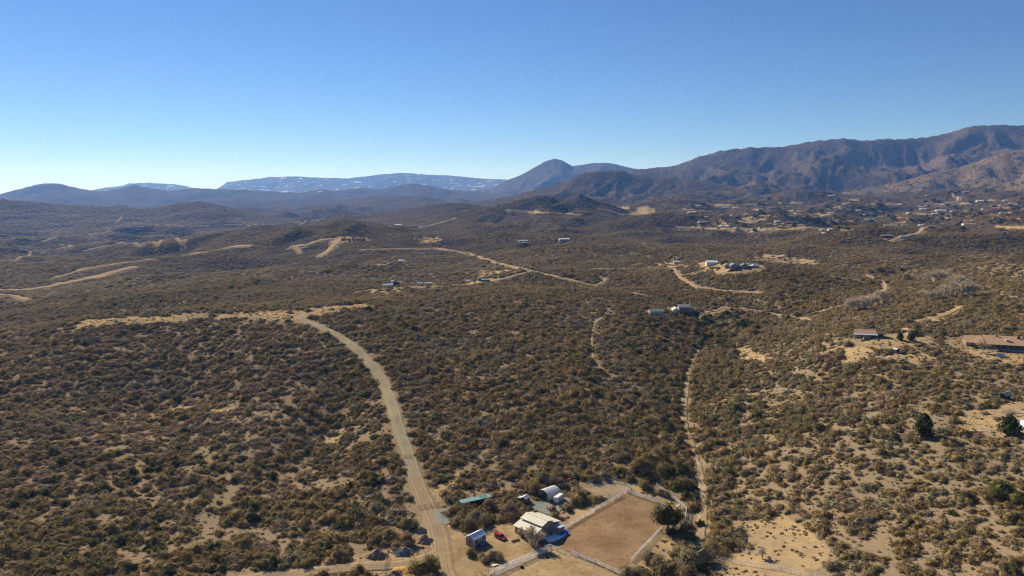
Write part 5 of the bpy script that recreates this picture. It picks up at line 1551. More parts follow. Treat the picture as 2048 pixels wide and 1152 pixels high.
# right-hand slope
def beside(th, x, y):
    M = Matrix.Translation(th.location) @ Matrix.Rotation(th.rotation_euler.z, 4, 'Z'); q = M @ Vector((x, y, 0)); return q
rzb = -.24
t = thing('open_barn', 'open-fronted barn with rusty orange roof and blue-grey metal eave', 'barn', 1732, 676, rzb)
MB().box(-6.0, 5.4, 2.6, 3.0, -1, 2.9).box(5.1, 5.4, -2.2, 2.6, -1, 2.8).box(-1.6, 2.4, -2.0, -1.8, -1, 2.6).box(-1.6, -1.4, -1.8, 2.6, -1, 2.6).build('wall', TANWALL, t)
for x in (-6, -3.8, 3.8, 5.25): MB().box(x - .12, x + .12, -2.6, -2.36, -1, 2.5).build('post', WOOD, t)
MB().slab((-6.8, -1.75, 3.0), (5.8, -1.75, 3.0), (5.8, 3.2, 4.7), (-6.3, 3.2, 4.7), .12).slab((-6.3, 3.2, 4.7), (5.8, 3.2, 4.7), (5.8, 4.4, 4.2), (-6.3, 4.4, 4.2), .12).build('roof', RUSTROOF, t)
MB().slab((-8.0, -3.2, 2.52), (5.7, -3.2, 2.52), (5.8, -1.77, 2.98), (-7.0, -1.77, 2.98), .1).build('eave_roof', BLUEROOF, t)
t2 = thing('stable_shelter', 'dark open stable shelter attached right of the orange-roofed barn', 'shelter', 0, 0, rzb, at=Vector(beside(t, 8.0, .5).to_tuple()[:2] + (float(grid_z(*beside(t, 8.0, .5).to_tuple()[:2])),)))
MB().slab((-2.1, -2.4, 2.2), (2.3, -2.4, 2.2), (2.3, 2.2, 2.7), (-2.1, 2.2, 2.7), .1).build('roof', DKWOOD, t2)
MB().box(-2.0, 2.0, 1.9, 2.1, -.8, 2.4).build('wall', BROWNWALL, t2)
for x in (-1.9, 1.9): MB().box(x - .1, x + .1, -2.3, -2.1, -.8, 2.15).build('post', WOOD, t2)
# gazebo
t = thing('gazebo', 'square gazebo with low orange-tan roof behind two pines', 'gazebo', 1815, 668, .35)
m = MB(); m.add([(-3, -3, 2.9), (3, -3, 2.9), (3, 3, 2.9), (-3, 3, 2.9), (0, 0, 4.0)], [(0, 1, 4), (1, 2, 4), (2, 3, 4), (3, 0, 4), (3, 2, 1, 0)]); m.build('roof', SHBROWN, t)
for x in (-2.3, 2.3):
    for y in (-2.3, 2.3): MB().box(x - .13, x + .13, y - .13, y + .13, -.6, 2.9).build('post', CREAM, t)
MB().box(-2.4, 2.4, -2.4, 2.4, -.6, .15).build('floor_slab', CONC, t)
MB().box(-2.3, 2.3, -2.42, -2.34, .6, .95).build('railing', CREAM, t)
t = thing('garden_shed', 'tiny dark shed with pale peaked roof in the weeds below the gazebo', 'shed', 1792, 705, .3)
MB().prism([(-1.1, -.4), (1.1, -.4), (1.1, 1.9), (0, 2.5), (-1.1, 1.9)], -1.2, 1.2).build('wall', DKWOOD, t)
MB().slab((-1.3, -1.4, 1.9), (0, -1.4, 2.62), (0, 1.4, 2.62), (-1.3, 1.4, 1.9), .07).slab((0, -1.4, 2.62), (1.3, -1.4, 1.9), (1.3, 1.4, 1.9), (0, 1.4, 2.62), .07).build('roof', GALV, t)
# long brown-roofed house
rzh = -.30
t = thing('porch_house', 'long low house with rusty brown roof and shaded porch, right edge', 'house', 1996, 697, rzh)
MB().box(-4.5, 12.2, -.5, 10, -1.5, 3.6).build('wall', BROWNWALL, t)
MB().box(-14.8, -4.6, 3.0, 10.5, -1.5, 2.9).build('wing_wall', BROWNWALL, t)
r1 = MB().slab((-6.5, -3.6, 2.85), (12.5, -3.6, 2.85), (12.5, 6.2, 6.2), (-6.5, 6.2, 6.2), .16).slab((-6.5, 6.2, 6.2), (12.5, 6.2, 6.2), (12.5, 11, 4.3), (-6.5, 11, 4.3), .16).build('roof', SHBROWN, t)
MB().slab((-15.5, 1.0, 2.5), (-6.45, -1.0, 2.6), (-6.45, 8.0, 5.6), (-15.0, 8.0, 5.2), .16).slab((-15.0, 8.0, 5.2), (-6.45, 8.0, 5.6), (-6.45, 12.2, 3.9), (-15.0, 12.2, 3.7), .16).build('wing_roof', SHBROWN, t)
MB().box(3.6, 5.2, .2, 1.4, 4.1, 5.3).build('roof_cooler', CONC, r1)
MB().box(-.4, .3, 5.2, 6.0, 5.6, 7.2).build('chimney', TANWALL, r1)
m = MB(); m.add([(9.6, 3.6, 5.1), (11.8, 3.2, 5.0), (11.0, 5.4, 5.8), (10.6, 4.0, 7.4)], [(0, 1, 3), (1, 2, 3), (2, 0, 3)]); m.build('roof_dormer', DKWOOD, t)
for k in range(7):
    x = -6.2 + k * 3.3
    MB().box(x - .09, x + .09, -3.4, -3.22, -1.5, 2.7).build('porch_post', WOOD, t)
MB().box(-6.4, 13.8, -3.5, -.52, -1.5, -.05).build('porch_floor', CONC, t)
for k in range(6): window(t, -2.8 + k * 2.9, -.5, 1.5, 1.5, 1.5, '-y', DKWOOD)
window(t, -10, 3.0, 1.2, 1.5, 1.0, '-y', WHITE); window(t, -13.2, 3.0, 1.2, 1.2, 1.0, '-y', WHITE)
# panels and clutter below it
t = thing('solar_panel', 'tilted pale blue solar panel on a frame below the brown-roofed house', 'solar panel', 2001, 714, -.1)
MB().slab((-1.9, -.7, .5), (1.9, -.7, .5), (1.9, .7, 1.9), (-1.9, .7, 1.9), .07).build('panel', BLUEROOF, t)
for x in (-1.4, 1.4): MB().bar((x, .4, -.2), (x, .4, 1.5), .09).bar((x, -.5, -.2), (x, -.5, .6), .09).build('leg', GREYP, t)
simple_house(2010, 797, 4.2, 2.6, 2.0, .9, .5, DKWOOD, CREAM, 'animal_shelter', 'small dark shelter with bright roof above the right-edge pad', 'shelter')
simple_house(2052, 862, 7, 3.6, 2.7, .8, 1.45, GREYW, WHITEM, 'mobile_cabin', 'grey cabin cut by the right edge beside a juniper', 'cabin', nwin=2)
t = thing('concrete_slab', 'long pale concrete slab beside the corral on the right', 'slab', 1968, 863, -.2)
MB().box(-5.2, 4.6, -.55, .55, -.3, .22).build('slab', CONC, t)
t = thing('pipe_rack', 'long white pipe lying on blocks at the right edge', 'pipe', 2045, 830, -.02)
MB().bar((-4, 0, .7), (4, 0, .7), .5, n=8).build('pipe', WHITE, t)
for x in (-3, 3): MB().box(x - .2, x + .2, -.3, .3, -.2, .45).build('block', CONC, t)
t = thing('white_tank', 'small round white tank on bare soil below the gazebo', 'tank', 1778, 716)
MB().bar((0, 0, 0), (0, 0, .9), 1.2, n=12).bar((0, 0, .9), (0, 0, 1.05), .7, n=12).build('tank', WHITE, t)

# ---- hilltop camp
simple_house(775, 574, 12, 5.5, 3.0, 1.2, .5, WHITE, WHITEM, 'long_white_shed', 'long white shed with a small tower end on the hilltop clearing', 'shed')
t = thing('lookout_tower', 'small white boxy tower at the upper end of the long white shed', 'tower', 785, 569, .5)
MB().box(-1.6, 1.6, -1.6, 1.6, -1, 4.6).build('wall', WHITE, t); MB().box(-1.8, 1.8, -1.8, 1.8, 4.6, 4.8).build('roof', WHITEM, t); MB().bar((0, 0, 4.8), (0, 0, 5.6), .5).build('vent', WHITE, t)
box_trailer(840, 570, .05, 7, 2.4, 3.0, 'white camper trailer with blue-grey painted-on shade left of the bigger white one on the hilltop', wall=BLUEROOF, roof=WHITE)  # white trailer; its bluish shade is put into the wall colour
box_trailer(857, 571, .1, 9, 2.6, 3.6, 'larger white camper trailer at the right end of the hilltop clearing', wall=WHITE)
box_trailer(937, 564, .2, 6, 2.2, 2.1, 'low white flat trailer left of the green container', 'flat_trailer', WHITE)
t = thing('green_container', 'long bright green container on the hilltop track', 'container', 971, 563, .02)
MB().box(-5, 5, -1.3, 1.3, -.4, 2.4).build('body', GREENM, t); MB().box(-5.05, 5.05, -1.35, 1.35, 2.403, 2.6).build('roof', CREAM, t)
for k in range(12): MB().box(-4.8 + k * .85, -4.65 + k * .85, -1.36, -1.303, -.2, 2.3).build('rib', GREENM, t)
t = thing('dark_container', 'short dark green covered container left of the bright green one', 'container', 960, 562, .02)
MB().box(-2.2, 2.2, -1.4, 1.4, -.4, 3.0).build('body', TEALD, t); MB().prism([(-2.3, 3.0), (2.3, 3.0), (1.6, 3.5), (-1.6, 3.5)], -1.4, 1.4).build('roof', TEALD, t)
simple_house(802, 524, 7, 5, 2.8, .8, 0, WHITE, WHITEM, 'white_shed', 'lone small white shed on the tan knoll left of the valley road', 'shed')
box_trailer(840, 509, -.1, 9, 2.6, 2.8, 'lone white camper trailer below the valley road bend', wall=WHITE)

# ------------------------------------------------------------------ far houses, each by itself
FH = [ # u, v, length px, H, wall, roof, label
    (1046, 483, 20, 3.2, GREYW, BLUEROOF, 'long blue-grey roofed house on the brown knoll'),
    (1047, 487, 9, 2.6, DKWOOD, RUSTROOF, 'small dark red shed just below the blue-grey roofed house'),
    (1128, 480, 24, 3.4, GREYW, WHITE, 'long white low building right of the knoll poles'),
    (797, 451, 15, 4, WHITE, WHITE, 'long white building at the left end of the distant pair'),
    (820, 453, 8, 3.5, GREYW, SHGREY, 'grey house between the white building and the sloping road'),
    (831, 453, 8, 3.5, GREYW, BLUEROOF, 'blue-grey house at the foot of the sloping distant road'),
    (1383, 426, 18, 4, CREAM, CREAM, 'pinkish pale long house at the far left of the valley town'),
    (1395, 412, 12, 4, GREYW, WHITE, 'small white-roofed house under the brown foothill'),
    (1452, 416, 16, 4, GREYW, BLUEROOF, 'blue-grey roofed house behind the dark town trees'),
    (1471, 416, 12, 4, WHITE, WHITE, 'bright white house right of a blue-grey roof in town'),
    (1499, 410, 8, 4, WHITE, WHITE, 'tiny white house high in the middle of the town'),
    (1510, 411, 8, 4, CREAM, CREAM, 'tiny cream house right of a tiny white one'),
    (1532, 409, 6, 5, WHITE, WHITE, 'tall narrow white house at the top of the town'),
    (1521, 419, 12, 4, GREYW, BLUEROOF, 'grey-blue house in the middle row of the town'),
    (1541, 417, 12, 4, GREYW, SHGREY, 'grey-roofed house on the low ridge in mid town'),
    (1405, 445, 22, 4, GREYW, BLUEROOF, 'long pale blue house left of a dark gully'),
    (1446, 453, 13, 3.6, WHITE, WHITEM, 'bright white-roofed house above the straight tan track'),
    (1462, 452, 10, 3.2, BROWNWALL, SHGREY, 'grey low house right of the bright white roof'),
    (1583, 434, 16, 4, GREYW, SHGREEN, 'green-grey roofed house on the central scrub rise'),
    (1554, 444, 12, 3.6, WHITE, WHITEM, 'white-roofed house above a tan embankment'),
    (1576, 446, 14, 3.4, BROWNWALL, SHGREY, 'brown house right of the white-roofed embankment house'),
    (1590, 446, 12, 3.4, TANWALL, SHGREEN, 'tan house with green-grey roof beside a dark tree'),
    (1644, 461, 9, 3.6, CREAM, CREAM, 'yellowish cream house on the near right of the town'),
    (1660, 461, 11, 3.8, WHITE, WHITEM, 'bright white house right of the yellowish cream one'),
    (1646, 467, 6, 2.2, WHITE, WHITE, 'low white shed in front of the cream house'),
    (1492, 430, 9, 3.6, CREAM, WHITE, 'small pale house on the bare tan rise in town'),
    (1464, 432, 5, 5, WHITE, WHITE, 'small upright white building left of the bare rise'),
    (1413, 435, 8, 3, YEL, GREYW, 'small house with a yellow wall near the dark gully'),
    (1578, 414, 10, 4, CREAM, SHBROWN, 'beige house with brown roof high right in the town'),
    (1662, 392, 12, 4, CREAM, CREAM, 'beige house alone on the lower mountain slope'),
    (1669, 391, 5, 6, WHITE, WHITE, 'tall white building beside the lone slope house'),
    (1689, 409, 8, 4, CREAM, CREAM, 'beige house among trees below the mountain'),
    (1698, 420, 9, 4, GREYW, SHGREEN, 'pale green-roofed house in the right half of town'),
    (1717, 422, 11, 4, GREYW, WHITE, 'pale roofed house beside a round dark tree'),
    (1672, 422, 8, 4, TANWALL, SHBROWN, 'tan house left of the pale green roof'),
    (1739, 440, 20, 3.6, CREAM, GREYW, 'long low pale house below the town middle'),
    (1780, 453, 29, 3.6, TANWALL, SHGREEN, 'very long green-grey roofed house near the dark hedge line'),
    (1810, 452, 17, 3.6, TANWALL, SHGREEN, 'green-grey roofed house left of the small bright roof'),
    (1841, 452, 10, 3.6, WHITE, WHITEM, 'bright white roof above the dark hedge line'),
    (1940, 450, 32, 4, WHITE, BLUEROOF, 'very long pale glasshouse-like building on the right'),
    (1772, 474, 24, 4, DKWOOD, SHGREY, 'long dark brown house on a tan clearing'),
    (1805, 475, 14, 3.4, GREYW, GREYW, 'pale grey house right of the dark brown one'),
    (1854, 392, 6, 5, WHITE, WHITE, 'small white house high on the pale hillside'),
    (1900, 383, 10, 4, DKWOOD, DKWOOD, 'dark house at the top of the steep tan drive'),
    (1932, 385, 13, 5, BROWNWALL, RUSTROOF, 'large brown house with orange-brown roof on the upper slope'),
    (1959, 403, 14, 4, WHITE, CREAM, 'row-like white house right of the steep tan drive'),
    (2011, 402, 13, 4, CREAM, CREAM, 'cream house near the right edge below the foothill'),
    (1846, 419, 14, 4, WHITE, WHITE, 'white long house left of a big dark tree clump'),
    (1842, 415, 10, 4, CREAM, WHITE, 'cream house just behind the white long one'),
    (1881, 422, 20, 3.6, WHITE, WHITE, 'longest white low house right of the dark tree clump'),
    (1869, 429, 13, 3.6, GREYW, WHITE, 'grey house in front of the longest white one'),
    (1817, 427, 6, 4.5, WHITE, WHITEM, 'small bright white house left of the cream pair'),
    (1944, 409, 8, 4, GREYW, SHGREEN, 'grey-green roofed house below the large brown one'),
    (1965, 420, 5, 4.5, WHITE, WHITE, 'small isolated white house right of town centre'),
    (1944, 420, 5, 4, WHITE, WHITE, 'small white house left of the isolated one'),
    (1904, 424, 6, 4, WHITE, WHITE, 'small white house right of the longest low one'),
    (1768, 434, 12, 3.6, BROWNWALL, SHGREY, 'dark grey roofed house left of a dark red one'),
    (1794, 433, 9, 3.6, DKWOOD, RUSTROOF, 'dark red house in the lower town'),
    (1729, 430, 4, 5, WHITE, WHITE, 'tiny upright white shed in the lower town'),
    (1745, 428, 8, 3.6, GREYW, BLUEROOF, 'small blue-grey roof right of the tiny upright shed'),
    (2004, 427, 10, 4, GREYW, GREYW, 'pale grey house among trees near the right edge'),
    (1785, 404, 10, 4, CREAM, SHBROWN, 'brown-roofed cream house at the foot of the mountain'),
    (1622, 407, 9, 4, TANWALL, SHGREY, 'tan house under the mountain, left of two trees'),
]
WPX = []
for i, (u, v, wpx, H, wl, rf_, lb) in enumerate(FH):
    p = hit(u, v)
    L = wpx / (FPX / (p.y * CP - p.z * SP))
    L = min(L * .88, 42); dpt = min(max(6.5, L * .5), 13)
    H = H * .78; rf_ = SHGREY if (rf_ is BLUEROOF and i % 2) else rf_
    rr = random.Random(i).uniform(-.25, .25)
    simple_house(u, v, L, dpt, H * .8, H * .5, rr, wl, {'white_paint': CREAMROOF, 'white_metal_roof': WHITEM, 'cream_wall': CREAMROOF}.get(rf_.name, rf_), 'house', lb, 'house', nwin=0)
    WPX.append((p.x, p.y, max(L, dpt)))

# ------------------------------------------------------------------ trees
def crown_mesh(name, seed, mats, n=1300, h=.85, ls=(.07, .15)):
    return shrub_mesh(name, seed, mats, nleaf=n, ls=ls, h=h, core=True)

def trunk_mesh(name, seed, mat, limbs=5):
    rg = random.Random(seed); m = MB()
    x = y = 0; z0 = -.08; r = .09
    pts = [(0, 0, -.08), (rg.uniform(-.03, .03), rg.uniform(-.03, .03), .16), (rg.uniform(-.06, .06), rg.uniform(-.06, .06), .36)]
    m.bar(pts[0], pts[1], .11, n=7); m.bar(pts[1], pts[2], .085, n=7)
    for k in range(limbs):
        a = 6.283 * k / limbs + rg.uniform(-.4, .4); s = rg.uniform(.4, .62)
        e = Vector((math.cos(a) * s, math.sin(a) * s, rg.uniform(.5, .75)))
        mid = Vector(pts[1 + k % 2]).lerp(e, .55) + Vector((0, 0, .05))
        m.bar(pts[1 + k % 2], mid, .05, n=5); m.bar(mid, e, .032, n=5)
    o = m.build(name, mat); me = o.data; bpy.data.objects.remove(o); return me

def conifer_mesh(name, seed, mat, n=1500, w=.34):
    """an upright juniper or pine of unit height: tiers of drooping sprays"""
    rg = random.Random(seed); V = []; F = []
    prof = lambda z: w * (1 - ((z - .30) / .72) ** 2 * (1 if z > .30 else .35)) ** .8 if abs((z - .30) / .72) < 1 else .02
    ns, nr = 9, 8
    for i in range(nr + 1):
        z = .08 + .86 * i / nr; r = prof(z) * .62
        for j in range(ns):
            a = 6.283 * j / ns; q = r * rg.uniform(.8, 1.15); V.append((q * math.cos(a), q * math.sin(a), z))
    for i in range(nr):
        for j in range(ns):
            a, b = i * ns + j, i * ns + (j + 1) % ns; F.append((a, b, b + ns, a + ns))
    for k in range(n):
        z = rg.uniform(.07, .99) ** .9; a = rg.uniform(0, 6.283)
        lob = 1 + .22 * math.sin(4 * a + z * 9 + seed) + .14 * math.sin(7 * a - z * 17)
        r = prof(z) * lob * rg.uniform(.68, 1.05)
        p = Vector((r * math.cos(a), r * math.sin(a), z)); d = Vector((math.cos(a), math.sin(a), rg.uniform(-.2, .9))).normalized()
        nrm = (d + Vector((rg.gauss(0, .5), rg.gauss(0, .5), rg.gauss(.3, .5)))).normalized()
        t = nrm.orthogonal().normalized(); bt = nrm.cross(t); s = rg.uniform(.03, .075); s2 = s * rg.uniform(.4, .8)
        b = len(V); V += [tuple(p - t * s), tuple(p + bt * s2), tuple(p + t * s), tuple(p - bt * s2)]; F.append((b, b + 1, b + 2, b + 3))
    me = bpy.data.meshes.new(name); me.from_pydata(V, [], F); me.materials.append(mat); me.update(); return me

def bare_mesh(name, seed, mat, depth=5, split=4):
    """leafless branching of unit height"""
    rg = random.Random(seed); m = MB()
    def grow(p, d, ln, r, k):
        e = p + d * ln
        m.bar(p, e, r, n=4 if k < 2 else 3)
        if k == 0: return
        for _ in range(split if k > 1 else split + 2):
            nd = (d + Vector((rg.gauss(0, .48), rg.gauss(0, .48), rg.gauss(.1, .3)))).normalized()
            grow(p.lerp(e, rg.uniform(.45, 1)), nd, ln * rg.uniform(.5, .78), max(r * .58, .004), k - 1)
    for _ in range(3):
        grow(Vector((rg.uniform(-.03, .03), rg.uniform(-.03, .03), 0)), Vector((rg.gauss(0, .3), rg.gauss(0, .3), 1)).normalized(), .36, .04, depth - 1)
    o = m.build(name, mat); me = o.data; bpy.data.objects.remove(o)
    zz = max(v.co.z for v in me.vertices); me.transform(Matrix.Scale(1 / zz, 4)); return me

OAKS = [crown_mesh('oak_crown_a', 31, [M_OLIVE]), crown_mesh('oak_crown_b', 32, [M_SAGE]), crown_mesh('oak_crown_c', 33, [M_GREYB]), crown_mesh('oak_crown_d', 34, [M_DARKG]), crown_mesh('oak_crown_e', 35, [M_GREEN])]
TRUNKS = [trunk_mesh('oak_trunk_a', 41, M_BARK), trunk_mesh('oak_trunk_b', 42, M_BARK)]
CONES = [conifer_mesh('juniper_crown_a', 51, M_DARKG), conifer_mesh('juniper_crown_b', 52, M_DARKG, w=.40), conifer_mesh('juniper_crown_c', 53, M_GREEN, w=.4)]
BARES = [bare_mesh('bare_branches_a', 61, M_TWIG), bare_mesh('bare_branches_b', 62, M_TWIG), bare_mesh('bare_branches_c', 63, M_TWIG, 5, 4)]
stem = MB().bar((0, 0, -.1), (0, 0, .35), .05, n=7).build('stem', M_BARK); STEM = stem.data; bpy.data.objects.remove(stem)

def part(name, me, par, loc, sc, rz=0):
    o = bpy.data.objects.new(name, me); C.objects.link(o); o.parent = par; o.location = loc; o.scale = sc; o.rotation_euler = (0, 0, rz); return o

def oak(u, v, wpx, k, label, hr=1.0, group=None, name='oak_tree', lift=.22):
    p = hit(u, v); s = wpx / (FPX / (p.y * CP - p.z * SP)) / 2 / .93
    t = thing(name, label, 'tree', u, v, random.Random(int(u * 7 + v)).uniform(0, 6.28), group)
    part('trunk', TRUNKS[int(u) % 2], t, (0, 0, 0), (s, s, s * hr * 1.1))
    part('crown', OAKS[k], t, (0, 0, s * lift * hr), (s, s * .95, s * hr * 1.05), 0)
    WPX.append((p.x, p.y, s * .9)); return t

def juniper(u, v, hpx, k, label, group=None, wide=1.0, name='juniper_tree'):
    p = hit(u, v); s = hpx / (FPX / (p.y * CP - p.z * SP))
    t = thing(name, label, 'tree', u, v, u * .7, group)
    part('trunk', STEM, t, (0, 0, 0), (s, s, s)); part('crown', CONES[k], t, (0, 0, .02 * s), (s * wide, s * wide, s)); WPX.append((p.x, p.y, s * .45)); return t

def bare(u, v, hpx, k, label, wide=1.0, group=None, name='bare_tree', cat='tree'):
    p = hit(u, v); s = hpx / (FPX / (p.y * CP - p.z * SP))
    t = thing(name, label, cat, u, v, u * .9, group)
    part('trunk', STEM, t, (0, 0, 0), (s * .8, s * .8, s * .5)).data = STEM_PALE
    part('branches', BARES[k], t, (0, 0, 0), (s * wide, s * wide, s)); WPX.append((p.x, p.y, s * .4)); return t
stem = MB().bar((0, 0, -.1), (0, 0, .35), .05, n=7).build('stem', M_TWIG); STEM_PALE = stem.data; bpy.data.objects.remove(stem)

# around the yard
for a in [
    (858, 1140, 66, 0, 'broad olive oak beside the orange soil heap, bottom of the dirt road', .80),
    (1020, 1032, 50, 2, 'round grey-brown oak behind the gabled barn', 1.0),
    (1160, 1001, 40, 0, 'olive oak beside the short white pole', .95),
    (1289, 977, 34, 0, 'spreading olive oak between round pen and outer white fence', .8),
    (1326, 990, 28, 1, 'grey-green oak at the head of the outer white fence', .8),
    (1280, 945, 56, 0, 'large olive oak on open ground above the round pen', .95),
    (1324, 948, 38, 1, 'grey-green oak second of three above the round pen', 1.0),
    (1358, 945, 38, 3, 'dark green oak nearest the wash above the round pen', 1.15),
    (1240, 950, 32, 4, 'yellow-green oak directly above the round pen', .9),
    (1206, 955, 30, 1, 'small grey-green oak left of the yellow-green one', .9),
    (1178, 956, 40, 0, 'olive oak at the left rim of the round pen', .8),
    (1306, 1128, 50, 1, 'grey-green oak against the right arena fence, bottom', .95),
    (1262, 1160, 44, 1, 'rounded grey-green oak at the near arena corner', .9),
    (1387, 1128, 84, 1, 'widest grey-green oak group crown beside the lower wash', .8),
    (1424, 1108, 60, 0, 'olive oak over the white gate panel', .8),
    (1372, 1156, 50, 2, 'grey-brown oak at the bottom edge by the wash', .9),
    (1432, 1080, 42, 0, 'olive oak on the right bank of the lower wash', .9),
    (978, 1017, 36, 2, 'grey-brown oak in front of the teal shed, right', 1.0),
    (959, 1044, 46, 1, 'grey-green oak in front of the teal shed, middle', .9),
    (917, 1046, 36, 1, 'grey-green oak by the gravel turnout', .9),
    (938, 1055, 42, 2, 'grey-brown oak above the cabin roof', .85),
    (934, 1022, 34, 0, 'olive oak hiding the left end of the teal shed', .9),
    (1070, 985, 46, 0, 'olive oak behind the tool shed', .9),
    (1092, 966, 44, 1, 'grey-green oak behind the carport roof', .9),
    (1120, 972, 36, 2, 'grey-brown oak between carport and red tractor', .8),
    (941, 1111, 28, 0, 'round olive bush-oak in front of the cabin', .95),
    (968, 1121, 28, 1, 'small grey-green oak under the covered trailer', .9),
    (990, 1117, 34, 1, 'grey-green oak right of the covered trailer', .9),
    (819, 1054, 36, 1, 'grey-green oak left of the two soil heaps', .95),
    (815, 1086, 40, 2, 'grey-brown oak between soil heap and gravel heap', .95),
    (778, 1076, 32, 0, 'round olive oak above the gravel heap', 1.1),
    (793, 1098, 30, 2, 'grey-brown oak behind the gravel heap', .9),
    (718, 1147, 34, 0, 'olive oak below the side road at the bottom', 1.0),
    (1106, 1022, 20, 2, 'small brown tree on the gravel pad edge', 1.0),
    (1150, 1010, 22, 0, 'small olive tree between gravel pad and arena fence', 1.0),
    (2003, 990, 56, 4, 'large bright green tree at the right edge', 1.0),
    (2034, 1006, 44, 4, 'second bright green tree lower at the right edge', 1.0),
    (1277, 708, 16, 3, 'lone round dark green tree on the central slope', 1.3),
    (1328, 845, 18, 3, 'round dark green tree left of the wash, middle slope', 1.5),
    (1330, 790, 18, 0, 'round olive tree left of the upper wash', 1.3),
    (1352, 700, 18, 3, 'dark oak beside the footpath above the wash', 1.0),
    (1452, 628, 14, 3, 'dark oak beside the drive of the two-storey house', 1.2),
    (1377, 622, 9, 3, 'small dark tree at the deck end of the two-storey house', 1.2),
    (1450, 532, 20, 3, 'big dark tree between workshop and ranch house', 1.1),
    (792, 570, 13, 3, 'dark tree right of the hilltop tower', 1.2),
    (780, 577, 15, 4, 'yellow-green bush in front of the long white shed', .6),
    (1400, 1050, 20, 4, 'green bush standing in the wash bed', 1.1),
    (1396, 905, 18, 0, 'olive tree leaning over the middle wash', 1.1),
    (1457, 950, 30, 4, 'yellow-green tree on the slope right of the wash', .8),
]:
    oak(*a[:5], hr=a[5] * .85)
oak(1336, 1058, 60, 3, 'tall dark green juniper-like tree straddling the right arena fence', hr=1.25, name='dark_tree', lift=.42)
for a in [(1846, 872, 46, 0, 'dark pointed juniper alone on the tan right slope', 1.0), (2018, 868, 38, 1, 'rounded dark juniper beside the grey cabin at the right edge', 1.2),
          (1800, 680, 15, 0, 'left of two dark pines in front of the gazebo', 1.1), (1822, 681, 16, 1, 'right of two dark pines in front of the gazebo', 1.1)]:
    juniper(*a[:5], wide=a[5])
for a in [(1061, 1090, 44, 0, 'tall bare grey bush against the barn wall', .9), (1072, 1097, 36, 1, 'bare grey bush between barn and paddock fence', .9),
          (1043, 1074, 22, 2, 'brown bare shrub at the left barn corner', 1.0), (1131, 1020, 16, 2, 'small bare reddish shrub right of the barn', 1.3),
          (1963, 706, 28, 0, 'bare forked tree in front of the brown-roofed house', 1.0), (2012, 846, 34, 1, 'wide bare pale tree above the corral', 1.1),
          (1525, 1118, 26, 2, 'wispy bare tree on open tan ground, bottom right', 1.0)]:
    bare(*a[:5], wide=a[5])
COT = [(1765, 608, 34), (1752, 612, 26), (1730, 621, 30), (1716, 622, 32), (1702, 624, 28), (1690, 630, 22), (1722, 612, 24), (1742, 616, 26), (1706, 614, 22),
       (1862, 604, 26), (1848, 601, 22), (1872, 599, 22), (1835, 598, 18), (1828, 590, 16), (1850, 570, 24), (1868, 566, 26), (1885, 566, 26), (1840, 566, 18),
       (1900, 580, 30), (1912, 588, 28), (1925, 593, 32), (1938, 594, 32), (1948, 592, 28), (1890, 594, 24), (1902, 596, 26), (1880, 588, 22), (1915, 575, 26),
       (1858, 560, 20), (1878, 556, 20), (1895, 560, 22), (1935, 580, 24), (1925, 572, 22)]
for i, (u, v, h) in enumerate(COT):
    side = 'left bend of the creek' if u < 1800 else ('pale grove by the creek meadow' if u < 1880 else 'right end of the pale creek grove')
    bare(u, v, h, i % 3, f'bare pale cottonwood in the {side}', 1.05, f'bare cottonwoods in the {side}', 'cottonwood_tree')

# trees along the creek and in the town
rg = random.Random(5)
LBL = {}
def many(n, box, wr, kinds, label, group, name='oak_tree', hr=.8, ok=None):
    c = 0
    while c < n:
        u = rg.uniform(box[0], box[1]); v = rg.uniform(box[2], box[3])
        if ok and not ok(u, v): continue
        p = hit(u, v)
        if p is None: c += 1; continue
        if any(math.hypot(p.x - a, p.y - b) < r + 2 for a, b, r in WPX[:]): c += .2; continue
        lb = label
        gp = group
        if name == 'oak_tree':
            h3 = ('left', 'middle', 'right')[min(2, int(3 * (u - box[0]) / (box[1] - box[0])))]; v3 = ('upper', 'central', 'lower')[min(2, int(3 * (v - box[2]) / (box[3] - box[2])))]
            lb = f'{label}, {v3} {h3}'; gp = f'{group}, {v3} {h3}'
        if name == 'town_tree':
            h_ = min(FH, key=lambda q: (q[0] - u) ** 2 + ((q[1] - v) * 2) ** 2)
            side = ('right of' if u > h_[0] else 'left of') if abs(u - h_[0]) > abs(v - h_[1]) * 2 else ('in front of' if v > h_[1] else 'behind')
            lb = f"dark tree {side} the {h_[6]}"
            if len(lb.split()) > 15: lb = ' '.join(lb.split()[:15])
            if LBL.setdefault(lb, group) != group: lb = 'round ' + lb
        oak(u, v, rg.uniform(*wr), rg.choice(kinds), lb, hr=hr * rg.uniform(.8, 1.25), group=gp, name=name); c += 1
many(34, (1385, 1530, 640, 700), (12, 24), (0, 3, 0, 1, 0), 'olive oak in the thicket where the wash meets the creek', 'oaks in the thicket above the wash', ok=lambda u, v: v > 640 + (u - 1385) * .05 and v < 712 - (u - 1385) * .35)
many(14, (1385, 1445, 634, 662), (9, 17), (0, 3), 'dark oak just below the two-storey house and its drive', 'dark oaks below the two-storey house')
many(16, (1560, 1700, 560, 650), (10, 20), (0, 3, 0), 'dark oak along the creek left of the pale cottonwoods', 'dark oaks along the creek')
many(12, (1740, 1830, 540, 570), (10, 18), (0, 3), 'oak above the creek meadow behind the cottonwoods', 'oaks above the creek meadow')
many(30, (1300, 1372, 720, 900), (12, 24), (0, 3, 1, 0), 'scrub oak on the left bank of the wash', 'scrub oaks on the left bank of the wash', ok=lambda u, v: u > 1290 + (900 - v) * .12 and u < 1352)
many(70, (1380, 1720, 400, 462), (5, 12), (3, 3, 0), 'small dark tree among the left half of the valley town houses', 'trees among the left town houses', 'town_tree', 1.0)
